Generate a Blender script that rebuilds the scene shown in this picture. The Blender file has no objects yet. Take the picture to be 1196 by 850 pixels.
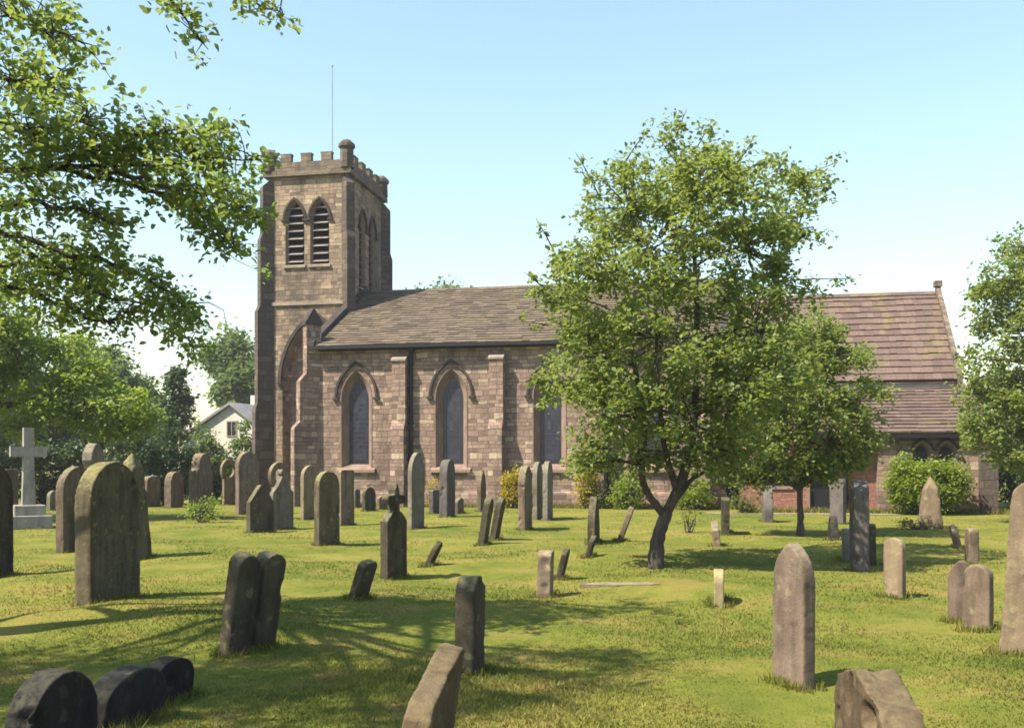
import bpy, bmesh, math, random
import numpy as np
from mathutils import Vector, Matrix, noise as mnoise

R = math.radians
rng = np.random.default_rng(7)
random.seed(7)
scene = bpy.context.scene
COL = scene.collection

# ------------------------------------------------------------------ camera
F = 1200.0           # focal length in pixels of the 1196 px wide photograph
EYE = 1.5
HZ = 550.0           # horizon row
cam_d = bpy.data.cameras.new('camera')
cam = bpy.data.objects.new('camera', cam_d)
COL.objects.link(cam)
cam.location = (0, 0, EYE)
cam.rotation_euler = (R(90), 0, 0)
cam_d.sensor_width = 36.0
cam_d.lens = 36.0 * F / 1196.0
cam_d.shift_y = (HZ - 425.0) / 1196.0
cam_d.clip_start = 0.1
cam_d.clip_end = 6000
scene.camera = cam


def G(x, y):
    """height of the lawn"""
    x = np.asarray(x, float); y = np.asarray(y, float)
    f = np.clip((36 - y) / 18.0, 0.0, 1.0)
    h = (.035*np.sin(.9*x+.3*y+1) + .035*np.sin(.5*x-1.1*y+2) + .022*np.sin(1.7*x+1.3*y)
         + .014*np.sin(2.9*x-2.1*y+.5) + .008*np.sin(5.1*x+4.3*y))
    return f * h


def gp(px, py):
    """point of the lawn seen at a pixel of the photograph"""
    d = F * EYE / (py - HZ)
    for _ in range(6):
        x = (px - 598.0) / F * d
        d = F * (EYE - float(G(x, d))) / (py - HZ)
    x = (px - 598.0) / F * d
    return x, d, float(G(x, d))


def at(px, py, d):
    return Vector(((px - 598.0) / F * d, d, EYE + (HZ - py) / F * d))


# ------------------------------------------------------------------ helpers
def link(name, me, mat=None, parent=None, smooth=False):
    o = bpy.data.objects.new(name, me)
    COL.objects.link(o)
    if mat is not None:
        if isinstance(mat, (list, tuple)):
            for m in mat:
                me.materials.append(m)
        else:
            me.materials.append(mat)
    if parent is not None:
        o.parent = parent
    if smooth:
        me.polygons.foreach_set('use_smooth', [True] * len(me.polygons))
    return o


def from_bm(name, bm, mat=None, parent=None, smooth=False, bevel=0.0):
    if bevel:
        bmesh.ops.bevel(bm, geom=[e for e in bm.edges if len(e.link_faces) == 2 and e.calc_face_angle(0) > .5],
                        offset=bevel, segments=1, affect='EDGES', profile=.7)
    bmesh.ops.recalc_face_normals(bm, faces=bm.faces)
    me = bpy.data.meshes.new(name)
    bm.to_mesh(me); bm.free()
    return link(name, me, mat, parent, smooth)


def from_np(name, v, f, mat=None, parent=None, smooth=False):
    """v (n,3), f (m,k) all faces of one size"""
    me = bpy.data.meshes.new(name)
    v = np.ascontiguousarray(v, np.float32); f = np.ascontiguousarray(f, np.int32)
    k = f.shape[1]
    me.vertices.add(len(v)); me.vertices.foreach_set('co', v.ravel())
    me.loops.add(f.size); me.loops.foreach_set('vertex_index', f.ravel())
    me.polygons.add(len(f))
    me.polygons.foreach_set('loop_start', np.arange(0, f.size, k, dtype=np.int32))
    me.polygons.foreach_set('loop_total', np.full(len(f), k, np.int32))
    me.update(calc_edges=True)
    return link(name, me, mat, parent, smooth)


def empty(name, loc=(0, 0, 0), rz=0.0):
    o = bpy.data.objects.new(name, None)
    COL.objects.link(o)
    o.location = loc; o.rotation_euler = (0, 0, rz)
    o.empty_display_size = .2
    return o


def tag(o, label=None, cat=None, group=None, kind=None):
    if label: o['label'] = label
    if cat: o['category'] = cat
    if group: o['group'] = group
    if kind: o['kind'] = kind
    return o


def add_box(bm, x0, x1, y0, y1, z0, z1):
    vs = [bm.verts.new((x, y, z)) for z in (z0, z1) for y in (y0, y1) for x in (x0, x1)]
    for q in ((0, 1, 3, 2), (4, 5, 7, 6), (0, 1, 5, 4), (2, 3, 7, 6), (0, 2, 6, 4), (1, 3, 7, 5)):
        bm.faces.new([vs[i] for i in q])
    return vs


def add_prism(bm, pts, a, b, f3):
    """polygon pts (2D) extruded between a and b; f3(u, v, w) -> 3D"""
    lo = [bm.verts.new(f3(p[0], p[1], a)) for p in pts]
    hi = [bm.verts.new(f3(p[0], p[1], b)) for p in pts]
    bm.faces.new(lo); bm.faces.new(hi[::-1])
    n = len(pts)
    for i in range(n):
        bm.faces.new((lo[i], lo[(i+1) % n], hi[(i+1) % n], hi[i]))


def tube_np(pts, rad, sides=6):
    pts = np.array(pts, float); n = len(pts)
    t = np.gradient(pts, axis=0); t /= np.linalg.norm(t, axis=1)[:, None] + 1e-9
    ref = np.array([0.31, .95, 0.05])
    a = np.cross(t, ref); a /= np.linalg.norm(a, axis=1)[:, None] + 1e-9
    b = np.cross(t, a)
    ang = np.linspace(0, 2*np.pi, sides, endpoint=False)
    rad = np.asarray(rad, float)
    v = pts[:, None, :] + rad[:, None, None] * (np.cos(ang)[None, :, None]*a[:, None, :] + np.sin(ang)[None, :, None]*b[:, None, :])
    v = v.reshape(-1, 3)
    i = np.arange(n-1)[:, None]*sides; j = np.arange(sides)[None, :]; j2 = (j+1) % sides
    f = np.stack([i+j, i+j2, i+sides+j2, i+sides+j], -1).reshape(-1, 4)
    return v, f


class Acc:
    def __init__(s): s.v = []; s.f = []; s.n = 0
    def add(s, vf):
        v, f = vf
        s.v.append(v); s.f.append(f + s.n); s.n += len(v)
    def build(s, name, mat, parent=None, smooth=False):
        return from_np(name, np.concatenate(s.v), np.concatenate(s.f), mat, parent, smooth)


# ------------------------------------------------------------------ materials
class NT:
    def __init__(s, name):
        s.m = bpy.data.materials.new(name); s.m.use_nodes = True
        s.t = s.m.node_tree; s.n = s.t.nodes; s.n.clear()
        s.out = s.n.new('ShaderNodeOutputMaterial')
    def new(s, typ, **kw):
        nd = s.n.new(typ)
        for k, v in kw.items():
            setattr(nd, k, v)
        return nd
    def lk(s, a, b): s.t.links.new(a, b)
    def val(s, sock, v):
        if hasattr(v, 'is_linked') or isinstance(v, bpy.types.NodeSocket): s.lk(v, sock)
        else: sock.default_value = v
    def math(s, op, a, b=None, c=None, clamp=False):
        nd = s.new('ShaderNodeMath', operation=op); nd.use_clamp = clamp
        s.val(nd.inputs[0], a)
        if b is not None: s.val(nd.inputs[1], b)
        if c is not None: s.val(nd.inputs[2], c)
        return nd.outputs[0]
    def noise(s, vec, scale, detail=4, rough=.55, dim='3D'):
        nd = s.new('ShaderNodeTexNoise'); nd.noise_dimensions = dim
        if vec is not None: s.lk(vec, nd.inputs['Vector'])
        nd.inputs['Scale'].default_value = scale; nd.inputs['Detail'].default_value = detail
        nd.inputs['Roughness'].default_value = rough
        return nd.outputs['Fac']
    def ramp(s, fac, stops, interp='LINEAR'):
        nd = s.new('ShaderNodeValToRGB'); cr = nd.color_ramp; cr.interpolation = interp
        while len(cr.elements) < len(stops): cr.elements.new(.5)
        for e, (p, c) in zip(cr.elements, stops):
            e.position = p; e.color = (*c, 1) if len(c) == 3 else c
        s.lk(fac, nd.inputs[0])
        return nd.outputs[0]
    def step(s, fac, lo, hi):
        nd = s.new('ShaderNodeMapRange'); nd.clamp = True
        s.lk(fac, nd.inputs[0]); nd.inputs[1].default_value = lo; nd.inputs[2].default_value = hi
        return nd.outputs[0]
    def mix(s, fac, a, b, blend='MIX'):
        nd = s.new('ShaderNodeMix', data_type='RGBA', blend_type=blend)
        s.val(nd.inputs[0], fac)
        for sock, v in ((nd.inputs[6], a), (nd.inputs[7], b)):
            if isinstance(v, tuple): sock.default_value = (*v, 1)
            else: s.lk(v, sock)
        return nd.outputs[2]
    def scale(s, vec, sc):
        nd = s.new('ShaderNodeMapping'); s.lk(vec, nd.inputs[0]); nd.inputs['Scale'].default_value = sc
        return nd.outputs[0]
    def obj(s): return s.new('ShaderNodeTexCoord').outputs['Object']
    def sep(s, v):
        nd = s.new('ShaderNodeSeparateXYZ'); s.lk(v, nd.inputs[0]); return nd.outputs
    def bump(s, h, strength=.5, dist=.02, normal=None):
        nd = s.new('ShaderNodeBump'); nd.inputs['Strength'].default_value = strength
        nd.inputs['Distance'].default_value = dist; s.lk(h, nd.inputs['Height'])
        if normal is not None: s.lk(normal, nd.inputs['Normal'])
        return nd.outputs[0]
    def finish(s, color, rough=.85, normal=None, spec=.25, metallic=0.0, k=.74):
        p = s.new('ShaderNodeBsdfPrincipled')
        if isinstance(color, tuple): color = tuple(c * k for c in color)
        elif k != 1: color = s.mix(1.0, color, (k, k, k), 'MULTIPLY')
        if isinstance(color, tuple): p.inputs['Base Color'].default_value = (*color, 1)
        else: s.lk(color, p.inputs['Base Color'])
        s.val(p.inputs['Roughness'], rough)
        p.inputs['Specular IOR Level'].default_value = spec
        p.inputs['Metallic'].default_value = metallic
        if normal is not None: s.lk(normal, p.inputs['Normal'])
        s.lk(p.outputs[0], s.out.inputs[0]); s.p = p
        return s.m


def island_random(t): return t.new('ShaderNodeNewGeometry').outputs['Random Per Island']


def masonry(name, stops, bw=.52, bh=.27, soot=.5, mortar=(.30, .26, .21)):
    t = NT(name); o = t.obj(); x, y, z = t.sep(o)
    s = t.math('ADD', x, y)
    wob = t.noise(t.scale(o, (.6, .6, .6)), 3.0, 2)
    zz = t.math('ADD', t.math('ADD', z, t.math('MULTIPLY', t.math('SINE', t.math('MULTIPLY', z, 7.3)), .045)), t.math('MULTIPLY', t.math('SUBTRACT', wob, .5), .10))
    rowf = t.math('DIVIDE', zz, bh); row = t.math('FLOOR', rowf)
    wn = t.new('ShaderNodeTexWhiteNoise', noise_dimensions='1D'); t.lk(row, wn.inputs['W'])
    wr = wn.outputs['Value']
    s = t.math('ADD', s, t.math('MULTIPLY', t.math('SINE', t.math('ADD', t.math('MULTIPLY', s, 4.1), t.math('MULTIPLY', row, 2.4))), .11))
    bwv = t.math('MULTIPLY_ADD', wr, bw*.9, bw*.55)
    sf = t.math('ADD', t.math('DIVIDE', s, bwv), t.math('MULTIPLY', wr, 37.3))
    col = t.math('FLOOR', sf)
    comb = t.new('ShaderNodeCombineXYZ'); t.lk(col, comb.inputs[0]); t.lk(row, comb.inputs[1])
    w2 = t.new('ShaderNodeTexWhiteNoise', noise_dimensions='2D'); t.lk(comb.outputs[0], w2.inputs['Vector'])
    rnd = w2.outputs['Value']
    c = t.ramp(rnd, stops, 'LINEAR')
    c = t.mix(.22, c, stops[3][1])
    # grain inside blocks
    n1 = t.noise(o, 5.0, 6, .65); n2 = t.noise(o, 26.0, 4, .6)
    c = t.mix(t.math('MULTIPLY', t.step(n1, .35, .75), .55), c, t.mix(.5, c, (.13, .09, .075)))
    c = t.mix(t.math('MULTIPLY', n2, .5), c, t.mix(.35, c, (.55, .45, .34)))
    # large soot and damp areas
    n3 = t.noise(t.scale(o, (1, 1, .45)), .55, 5, .6)
    c = t.mix(t.math('MULTIPLY', t.step(n3, .46, .66), soot), c, t.mix(.72, c, (.045, .037, .035)))
    n5 = t.noise(t.scale(o, (2.2, 2.2, .22)), 1.3, 5, .65)
    c = t.mix(t.math('MULTIPLY', t.step(n5, .52, .72), soot*.7), c, (.06, .048, .044))
    # mortar
    def edge(fr, wid):
        f = t.math('FRACT', fr)
        d = t.math('MINIMUM', f, t.math('SUBTRACT', 1.0, f))
        return t.math('SUBTRACT', 1.0, t.step(d, wid*.4, wid))
    m = t.math('MAXIMUM', edge(rowf, .055), edge(sf, .03))
    m = t.math('MULTIPLY', m, t.step(n1, .25, .5))
    c = t.mix(t.math('MULTIPLY', m, .75), c, t.mix(.5, mortar, (.06, .05, .045)))
    h = t.math('ADD', t.math('MULTIPLY', t.math('SUBTRACT', 1.0, m), .8), t.math('ADD', t.math('MULTIPLY', n1, .9), t.math('MULTIPLY', rnd, .8)))
    return t.finish(c, .9, t.bump(h, 1.0, .045))


PINK = [(0.0, (.095, .062, .050)), (.12, (.20, .125, .098)), (.3, (.31, .20, .155)), (.5, (.25, .165, .13)), (.64, (.36, .245, .18)),
        (.76, (.29, .195, .155)), (.84, (.44, .32, .225)), (.91, (.60, .47, .33)), (.96, (.46, .34, .235)), (1, (.17, .115, .092))]
TAN = [(0.0, (.09, .062, .045)), (.14, (.22, .155, .105)), (.35, (.34, .25, .16)), (.55, (.28, .20, .135)), (.75, (.40, .30, .195)),
       (.9, (.50, .39, .26)), (1, (.13, .095, .072))]
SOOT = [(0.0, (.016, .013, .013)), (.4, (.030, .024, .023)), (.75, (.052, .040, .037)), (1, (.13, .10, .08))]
BRICK = [(0.0, (.27, .09, .065)), (.4, (.36, .13, .09)), (.8, (.42, .17, .12)), (1, (.22, .09, .07))]
M = {}
M['nave_stone'] = masonry('nave_sandstone', PINK, .36, .185, .60)
M['tower_stone'] = masonry('tower_sandstone', TAN, .36, .185, .92)
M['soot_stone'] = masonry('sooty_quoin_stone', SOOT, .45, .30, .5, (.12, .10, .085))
M['parapet'] = masonry('weathered_parapet_stone', [(0, (.06,.048,.04)), (.3, (.10, .078, .058)), (.6, (.15,.115,.082)), (1, (.22,.17,.115))], .4, .2, .7)
M['brick'] = masonry('red_brick', BRICK, .23, .085, .25, (.40, .30, .25))


def plain_stone(name, a, b, sc=4, rough=.85, bump=.4):
    t = NT(name); o = t.obj()
    n = t.noise(o, sc, 7, .65)
    c = t.ramp(n, [(.3, a), (.7, b)])
    n2 = t.noise(t.scale(o, (1, 1, .3)), sc*.6, 4)
    c = t.mix(t.math('MULTIPLY', t.step(n2, .5, .75), .5), c, tuple(v*.45 for v in a))
    return t.finish(c, rough, t.bump(n, bump, .02))


M['dressed'] = plain_stone('dressed_pink_stone', (.17, .118, .095), (.31, .215, .165), 2.2)
M['pale'] = plain_stone('pale_coping_stone', (.21, .17, .135), (.38, .31, .24), 2.2)
M['dark_trim'] = plain_stone('sooty_moulding', (.032, .026, .025), (.075, .058, .052), 5)
M['iron'] = NT('painted_iron'); M['iron'] = M['iron'].finish((.014, .013, .016), .5)
M['white_paint'] = NT('white_paint').finish((.78, .77, .74), .5)
M['louvre'] = plain_stone('weathered_louvre', (.22, .18, .17), (.36, .30, .28), 6)
M['void'] = NT('dark_interior').finish((.012, .011, .018), .9)
M['lead'] = plain_stone('lead_flashing', (.30, .29, .29), (.45, .43, .42), 4, .6)


def glass_mat():
    t = NT('leaded_glass'); o = t.obj(); x, y, z = t.sep(o)
    def line(v, per, wid):
        f = t.math('FRACT', t.math('DIVIDE', v, per))
        return t.math('LESS_THAN', f, wid)
    l = t.math('MAXIMUM', line(x, .145, .13), line(z, .20, .10))
    cx = t.math('FLOOR', t.math('DIVIDE', x, .145)); cz = t.math('FLOOR', t.math('DIVIDE', z, .2))
    cb = t.new('ShaderNodeCombineXYZ'); t.lk(cx, cb.inputs[0]); t.lk(cz, cb.inputs[1])
    w = t.new('ShaderNodeTexWhiteNoise', noise_dimensions='2D'); t.lk(cb.outputs[0], w.inputs['Vector'])
    c = t.ramp(w.outputs['Value'], [(0, (.014, .014, .030)), (.7, (.020, .020, .040)), (1, (.036, .034, .058))])
    c = t.mix(l, c, (.022, .020, .026))
    n = t.noise(o, 7, 2)
    h = t.math('ADD', t.math('MULTIPLY', w.outputs['Value'], .5), t.math('ADD', t.math('MULTIPLY', n, .4), l))
    return t.finish(c, t.math('MULTIPLY_ADD', l, .4, .3), t.bump(h, .35, .02), .5)


M['glass'] = glass_mat()


def roof_mat(name, cols, moss, mosscol, mossw=.6):
    t = NT(name); o = t.obj(); r = island_random(t)
    c = t.ramp(r, cols)
    n = t.noise(o, 9, 6, .65)
    c = t.mix(t.math('MULTIPLY', t.step(n, .4, .75), .6), c, tuple(v*.45 for v in cols[1][1]))
    m = t.noise(o, .55, 7, .72)
    c = t.mix(t.math('MULTIPLY', t.step(m, moss, moss+.12), mossw), c, mosscol)
    return t.finish(c, .9, t.bump(n, .5, .02))


M['slate'] = roof_mat('stone_slates', [(0, (.085, .064, .047)), (.35, (.14, .106, .077)), (.7, (.19, .145, .105)), (1, (.115, .088, .066))], .50, (.15, .125, .062))
M['tile'] = roof_mat('clay_tiles', [(0, (.12, .082, .068)), (.4, (.16, .108, .088)), (.75, (.19, .132, .106)), (1, (.14, .10, .085))], .56, (.22, .19, .06))
M['house_wall'] = plain_stone('cream_render', (.56, .54, .45), (.66, .64, .55), 1, .9, .1)
M['house_roof'] = plain_stone('grey_house_roof', (.20, .19, .19), (.30, .29, .29), 3)


def grave_mat(name, a, b, dark, lichen=(.36, .36, .14), lich=.5, streak=.6):
    t = NT(name); o = t.obj()
    oi = t.new('ShaderNodeObjectInfo'); rnd = oi.outputs['Random']
    vo = t.new('ShaderNodeVectorMath', operation='ADD'); t.lk(o, vo.inputs[0])
    cb = t.new('ShaderNodeCombineXYZ'); t.lk(t.math('MULTIPLY', rnd, 31.0), cb.inputs[0]); t.lk(t.math('MULTIPLY', rnd, 17.0), cb.inputs[2])
    t.lk(cb.outputs[0], vo.inputs[1]); o = vo.outputs[0]
    n1 = t.noise(o, 3.5, 7, .65); n2 = t.noise(o, 22, 5, .7); n4 = t.noise(o, 90, 3, .6)
    c = t.ramp(n1, [(.3, a), (.7, b)])
    st = t.noise(t.scale(o, (7, 7, .9)), 1.2, 5, .6)
    c = t.mix(t.math('MULTIPLY', t.step(st, .48, .70), streak), c, dark)
    c = t.mix(t.math('MULTIPLY', t.step(n2, .5, .7), .45), c, t.mix(.6, c, dark))
    # lichen grows on upward faces and in blotches
    g = t.new('ShaderNodeNewGeometry'); nx, ny, nz = t.sep(g.outputs['Normal'])
    up = t.math('ADD', t.math('MULTIPLY', t.step(nz, .1, .8), .45), t.math('MULTIPLY', t.step(n2, .42, .66), .5))
    bl = t.noise(o, 5.5, 5, .7)
    mk = t.math('MULTIPLY', t.step(t.math('MULTIPLY', up, t.math('ADD', bl, .35)), .28, .55), lich)
    c = t.mix(mk, c, lichen)
    sp = t.step(t.noise(o, 16, 5, .7), .58, .70)
    c = t.mix(t.math('MULTIPLY', sp, .30*lich), c, lichen)
    vo_ = t.new('ShaderNodeTexVoronoi'); vo_.inputs['Scale'].default_value = 9; vo_.inputs['Randomness'].default_value = 1
    wv = t.new('ShaderNodeVectorMath', operation='ADD'); t.lk(o, wv.inputs[0])
    nz_ = t.new('ShaderNodeTexNoise'); nz_.inputs['Scale'].default_value = 14; t.lk(o, nz_.inputs['Vector'])
    sc_ = t.new('ShaderNodeVectorMath', operation='SCALE'); t.lk(nz_.outputs['Color'], sc_.inputs[0]); sc_.inputs['Scale'].default_value = .09
    t.lk(sc_.outputs[0], wv.inputs[1]); t.lk(wv.outputs[0], vo_.inputs['Vector'])
    rr_ = t.sep(vo_.outputs['Color'])[0]
    spot = t.math('MULTIPLY', t.math('SUBTRACT', 1.0, t.step(vo_.outputs['Distance'], .22, .34)), t.step(rr_, .60, .85))
    c = t.mix(t.math('MULTIPLY', spot, .55*lich+.1), c, tuple(min(.5, q*1.15) for q in lichen))
    stn = t.noise(t.scale(o, (2.6, 2.6, .55)), 1.6, 5, .62)
    c = t.mix(t.math('MULTIPLY', t.step(stn, .50, .66), .6), c, dark)
    hsv = t.new('ShaderNodeHueSaturation'); t.lk(c, hsv.inputs['Color'])
    t.lk(t.math('MULTIPLY_ADD', rnd, .35, .90), hsv.inputs['Value'])
    h = t.math('ADD', t.math('MULTIPLY', n2, .7), t.math('ADD', t.math('MULTIPLY', n4, .3), t.math('MULTIPLY', n1, .5)))
    return t.finish(hsv.outputs[0], .92, t.bump(h, .8, .014), .15)


GM = {
    'dark':  grave_mat('sooty_gravestone', (.052, .044, .029), (.10, .083, .056), (.020, .017, .012), (.22,.21,.11), lich=.45),
    'black': grave_mat('blackened_gravestone', (.014, .013, .013), (.030, .028, .026), (.007, .007, .008), (.10, .095, .06), .35),
    'olive': grave_mat('olive_gravestone', (.085, .072, .045), (.15, .125, .075), (.035, .031, .024), (.27, .25, .09), .6),
    'brown': grave_mat('brown_gravestone', (.13, .096, .068), (.22, .165, .117), (.054, .040, .031), (.27, .25, .13)),
    'tan':   grave_mat('tan_gravestone', (.18, .135, .085), (.265, .20, .13), (.095, .07, .048), (.33, .29, .15), .4, .45),
    'pink':  grave_mat('pinkish_gravestone', (.128, .094, .070), (.21, .155, .116), (.060, .044, .034), (.29, .25, .14), .5),
    'grey':  grave_mat('grey_gravestone', (.145, .128, .098), (.24, .21, .165), (.072, .062, .050), (.30, .29, .17), .4),
    'slate': grave_mat('slate_gravestone', (.095, .083, .076), (.165, .145, .132), (.055, .047, .043), (.2, .2, .14), .3),
    'cross': grave_mat('cross_stone', (.24, .226, .20), (.34, .32, .285), (.15, .14, .125), (.5, .48, .38), .3, .4),
    'rust': grave_mat('rusty_brown_gravestone', (.085, .058, .034), (.155, .108, .066), (.04, .03, .02), (.19, .16, .08), .45),
    'yellow': grave_mat('yellow_lichened_stone', (.22, .175, .095), (.30, .245, .14), (.13, .10, .06), (.34, .29, .12), .6, .3),
}


def leaf_mat(name, dark, mid, light, trans=.5):
    t = NT(name); r = island_random(t)
    g = t.new('ShaderNodeNewGeometry')
    n = t.noise(g.outputs['Position'], .9, 3)
    f = t.math('ADD', t.math('MULTIPLY', r, .6), t.math('MULTIPLY', t.math('SUBTRACT', n, .3), .95), clamp=True)
    c = t.ramp(f, [(.0, dark), (.5, mid), (1., light)])
    t.finish(c, .5, None, .35, k=.92)
    tr = t.new('ShaderNodeBsdfTranslucent')
    t.lk(t.mix(.5, c, (light[0]*1.5, light[1]*1.5, light[2]*.8)), tr.inputs[0])
    mx = t.new('ShaderNodeMixShader'); mx.inputs[0].default_value = trans
    t.lk(t.p.outputs[0], mx.inputs[1]); t.lk(tr.outputs[0], mx.inputs[2])
    t.lk(mx.outputs[0], t.out.inputs[0])
    return t.m


LM = {
    'mid': leaf_mat('leaf_mid_green', (0.078, 0.123, 0.035), (0.148, 0.207, 0.050), (0.246, 0.281, 0.071)),
    'fore': leaf_mat('leaf_sycamore', (0.081, 0.136, 0.043), (0.145, 0.215, 0.060), (0.245, 0.297, 0.069)),
    'bright': leaf_mat('leaf_bright_green', (0.095, 0.156, 0.023), (0.160, 0.231, 0.033), (0.231, 0.293, 0.045)),
    'deep': leaf_mat('leaf_deep_green', (0.030, 0.057, 0.024), (0.050, 0.084, 0.030), (0.086, 0.124, 0.041), .25),
    'far': leaf_mat('leaf_far_green', (0.056, 0.095, 0.032), (0.093, 0.146, 0.044), (0.144, 0.194, 0.055)),
    'yellow': leaf_mat('leaf_yellow_shrub', (0.226, 0.190, 0.015), (0.339, 0.270, 0.020), (0.432, 0.360, 0.030)),
    'lime': leaf_mat('leaf_lime_shrub', (0.103, 0.160, 0.020), (0.165, 0.240, 0.028), (0.246, 0.300, 0.040)),
    'olive': leaf_mat('leaf_olive_shrub', (0.062, 0.085, 0.022), (0.113, 0.135, 0.030), (0.175, 0.180, 0.040)),
}


def bark_mat():
    t = NT('bark'); o = t.obj()
    n = t.noise(t.scale(o, (1, 1, .25)), 14, 6, .65)
    c = t.ramp(n, [(.3, (.035, .029, .025)), (.55, (.09, .078, .067)), (.8, (.17, .15, .125))])
    return t.finish(c, .95, t.bump(n, .9, .03), .1)


M['bark'] = bark_mat()


def lawn_color(t):
    g = t.new('ShaderNodeNewGeometry'); p = g.outputs['Position']
    n1 = t.noise(p, .22, 5, .6); n2 = t.noise(p, 1.1, 5, .65); n3 = t.noise(p, 6, 4, .6)
    c = t.ramp(n1, [(.34, (.118, .152, .024)), (.5, (.182, .192, .034)), (.66, (.245, .222, .050))])
    c = t.mix(t.math('MULTIPLY', t.step(n2, .50, .72), .85), c, (.29, .205, .072))
    c = t.mix(t.math('MULTIPLY', t.step(n2, .50, .30), .55), c, (.060, .098, .016))
    c = t.mix(t.math('MULTIPLY', t.step(n3, .45, .75), .35), c, (.075, .105, .018))
    return c, n3, p


def lawn_mat():
    t = NT('lawn'); c, n3, p = lawn_color(t)
    n = t.noise(p, 40, 4, .7)
    c = t.mix(t.math('MULTIPLY', t.step(n, .45, .7), .35), c, t.mix(.5, c, (.05, .055, .015)))
    h = t.math('ADD', n3, n)
    return t.finish(c, .95, t.bump(h, .6, .04), .05)


def blade_mat():
    t = NT('grass_blade'); c, n3, p = lawn_color(t); r = island_random(t)
    hsv = t.new('ShaderNodeHueSaturation'); t.lk(c, hsv.inputs['Color'])
    t.lk(t.math('MULTIPLY_ADD', r, .55, .85), hsv.inputs['Value'])
    t.lk(t.math('MULTIPLY_ADD', r, .03, .485), hsv.inputs['Hue'])
    c2 = hsv.outputs[0]
    t.finish(c2, .6, None, .2)
    tr = t.new('ShaderNodeBsdfTranslucent'); t.lk(t.mix(1.0, c2, (.74, .74, .74), 'MULTIPLY'), tr.inputs[0])
    mx = t.new('ShaderNodeMixShader'); mx.inputs[0].default_value = .35
    t.lk(t.p.outputs[0], mx.inputs[1]); t.lk(tr.outputs[0], mx.inputs[2]); t.lk(mx.outputs[0], t.out.inputs[0])
    return t.m


M['lawn'] = lawn_mat(); M['blade'] = blade_mat()
M['gravel'] = plain_stone('gravel_path', (.24, .20, .14), (.36, .30, .21), 3)

# ------------------------------------------------------------------ light and sky
AZ = R(60)        # sun from the left, towards the camera side
EL = R(52)
to_sun = Vector((-math.sin(AZ)*math.cos(EL), -math.cos(AZ)*math.cos(EL), math.sin(EL)))
sd = bpy.data.lights.new('sun', 'SUN'); sd.energy = 5.0; sd.angle = R(.53); sd.color = (1.0, .90, .74)
sun = bpy.data.objects.new('sun', sd); COL.objects.link(sun)
sun.rotation_euler = to_sun.to_track_quat('Z', 'Y').to_euler()
sun.location = (-20, -10, 40)
w = bpy.data.worlds.new('World'); scene.world = w; w.use_nodes = True
wt = w.node_tree
sky = wt.nodes.new('ShaderNodeTexSky'); sky.sky_type = 'NISHITA'; sky.sun_disc = False
sky.sun_elevation = EL; sky.sun_rotation = math.atan2(to_sun.x, to_sun.y)
sky.air_density = 1.7; sky.dust_density = 0.9; sky.ozone_density = 3.0
wt.links.new(sky.outputs[0], wt.nodes['Background'].inputs[0])
wt.nodes['Background'].inputs[1].default_value = .10
vs = scene.view_settings
vs.view_transform = 'Standard'; vs.look = 'None'; vs.exposure = 1.40; vs.gamma = 1
vs.use_curve_mapping = False

# ------------------------------------------------------------------ ground
def axis(lo, hi, fine, far):
    a = list(np.arange(lo, hi + 1e-6, fine)); s = fine; x = lo
    left = []
    while x > -far:
        s *= 1.35; x -= s; left.append(x)
    s = fine; x = a[-1]; right = []
    while x < far:
        s *= 1.35; x += s; right.append(x)
    return np.array(left[::-1] + a + right)


gx, gy = axis(-28, 28, .22, 2500), axis(1, 40, .22, 2500)
XX, YY = np.meshgrid(gx, gy)
vv = np.stack([XX, YY, G(XX, YY)], -1).reshape(-1, 3)
nx_, ny_ = len(gx), len(gy)
ii = (np.arange(ny_-1)[:, None]*nx_ + np.arange(nx_-1)[None, :])
ff = np.stack([ii, ii+1, ii+nx_+1, ii+nx_], -1).reshape(-1, 4)
ground = from_np('ground', vv, ff, M['lawn'], smooth=True)
tag(ground, 'mown yellow-green churchyard lawn', 'lawn', kind='structure')

# ------------------------------------------------------------------ church
TH = R(11)
church = empty('church', (-8.43, 44.0, 0), -TH)
tag(church, 'sandstone parish church with battlemented tower, slate nave roof and pointed windows', 'church')
CH = church


def ch_world(x, y, z=0):
    return Vector((-8.43 + x*math.cos(TH) + y*math.sin(TH), 44.0 - x*math.sin(TH) + y*math.cos(TH), z))


def arch(cx, h, z0, zs, za, n=9, base=True):
    r = za - zs; c = (r*r - h*h) / (2*h); Rr = h + c
    a1 = math.atan2(r, c)
    pts = [(cx-h, z0), (cx+h, z0)] if base else []
    right = [(cx - c + Rr*math.cos(a1*i/n), zs + Rr*math.sin(a1*i/n)) for i in range(n+1)]
    pts += right
    pts += [(2*cx - p[0], p[1]) for p in right[-2::-1]]
    return pts


def wall_fill(bm, outer, holes, f3):
    eds = []
    for loop in [outer] + holes:
        vs_ = [bm.verts.new(f3(*p)) for p in loop]
        for i in range(len(vs_)):
            eds.append(bm.edges.new((vs_[i], vs_[(i+1) % len(vs_)])))
    bmesh.ops.triangle_fill(bm, use_beauty=True, edges=eds)


def loft(bm, la, lb):
    va = [bm.verts.new(p) for p in la]; vb = [bm.verts.new(p) for p in lb]
    n = len(va)
    for i in range(n):
        bm.faces.new((va[i], va[(i+1) % n], vb[(i+1) % n], vb[i]))


def face(bm, pts): bm.faces.new([bm.verts.new(p) for p in pts])


NL, NW, EV, RG = 17.2, 12.8, 6.85, 10.1     # nave length, width, eaves, ridge
RY = NW/2
win_x = [1.85 + 4.15*k for k in range(4)]
but_x = [3.85 + 4.15*k for k in range(4)]
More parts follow.
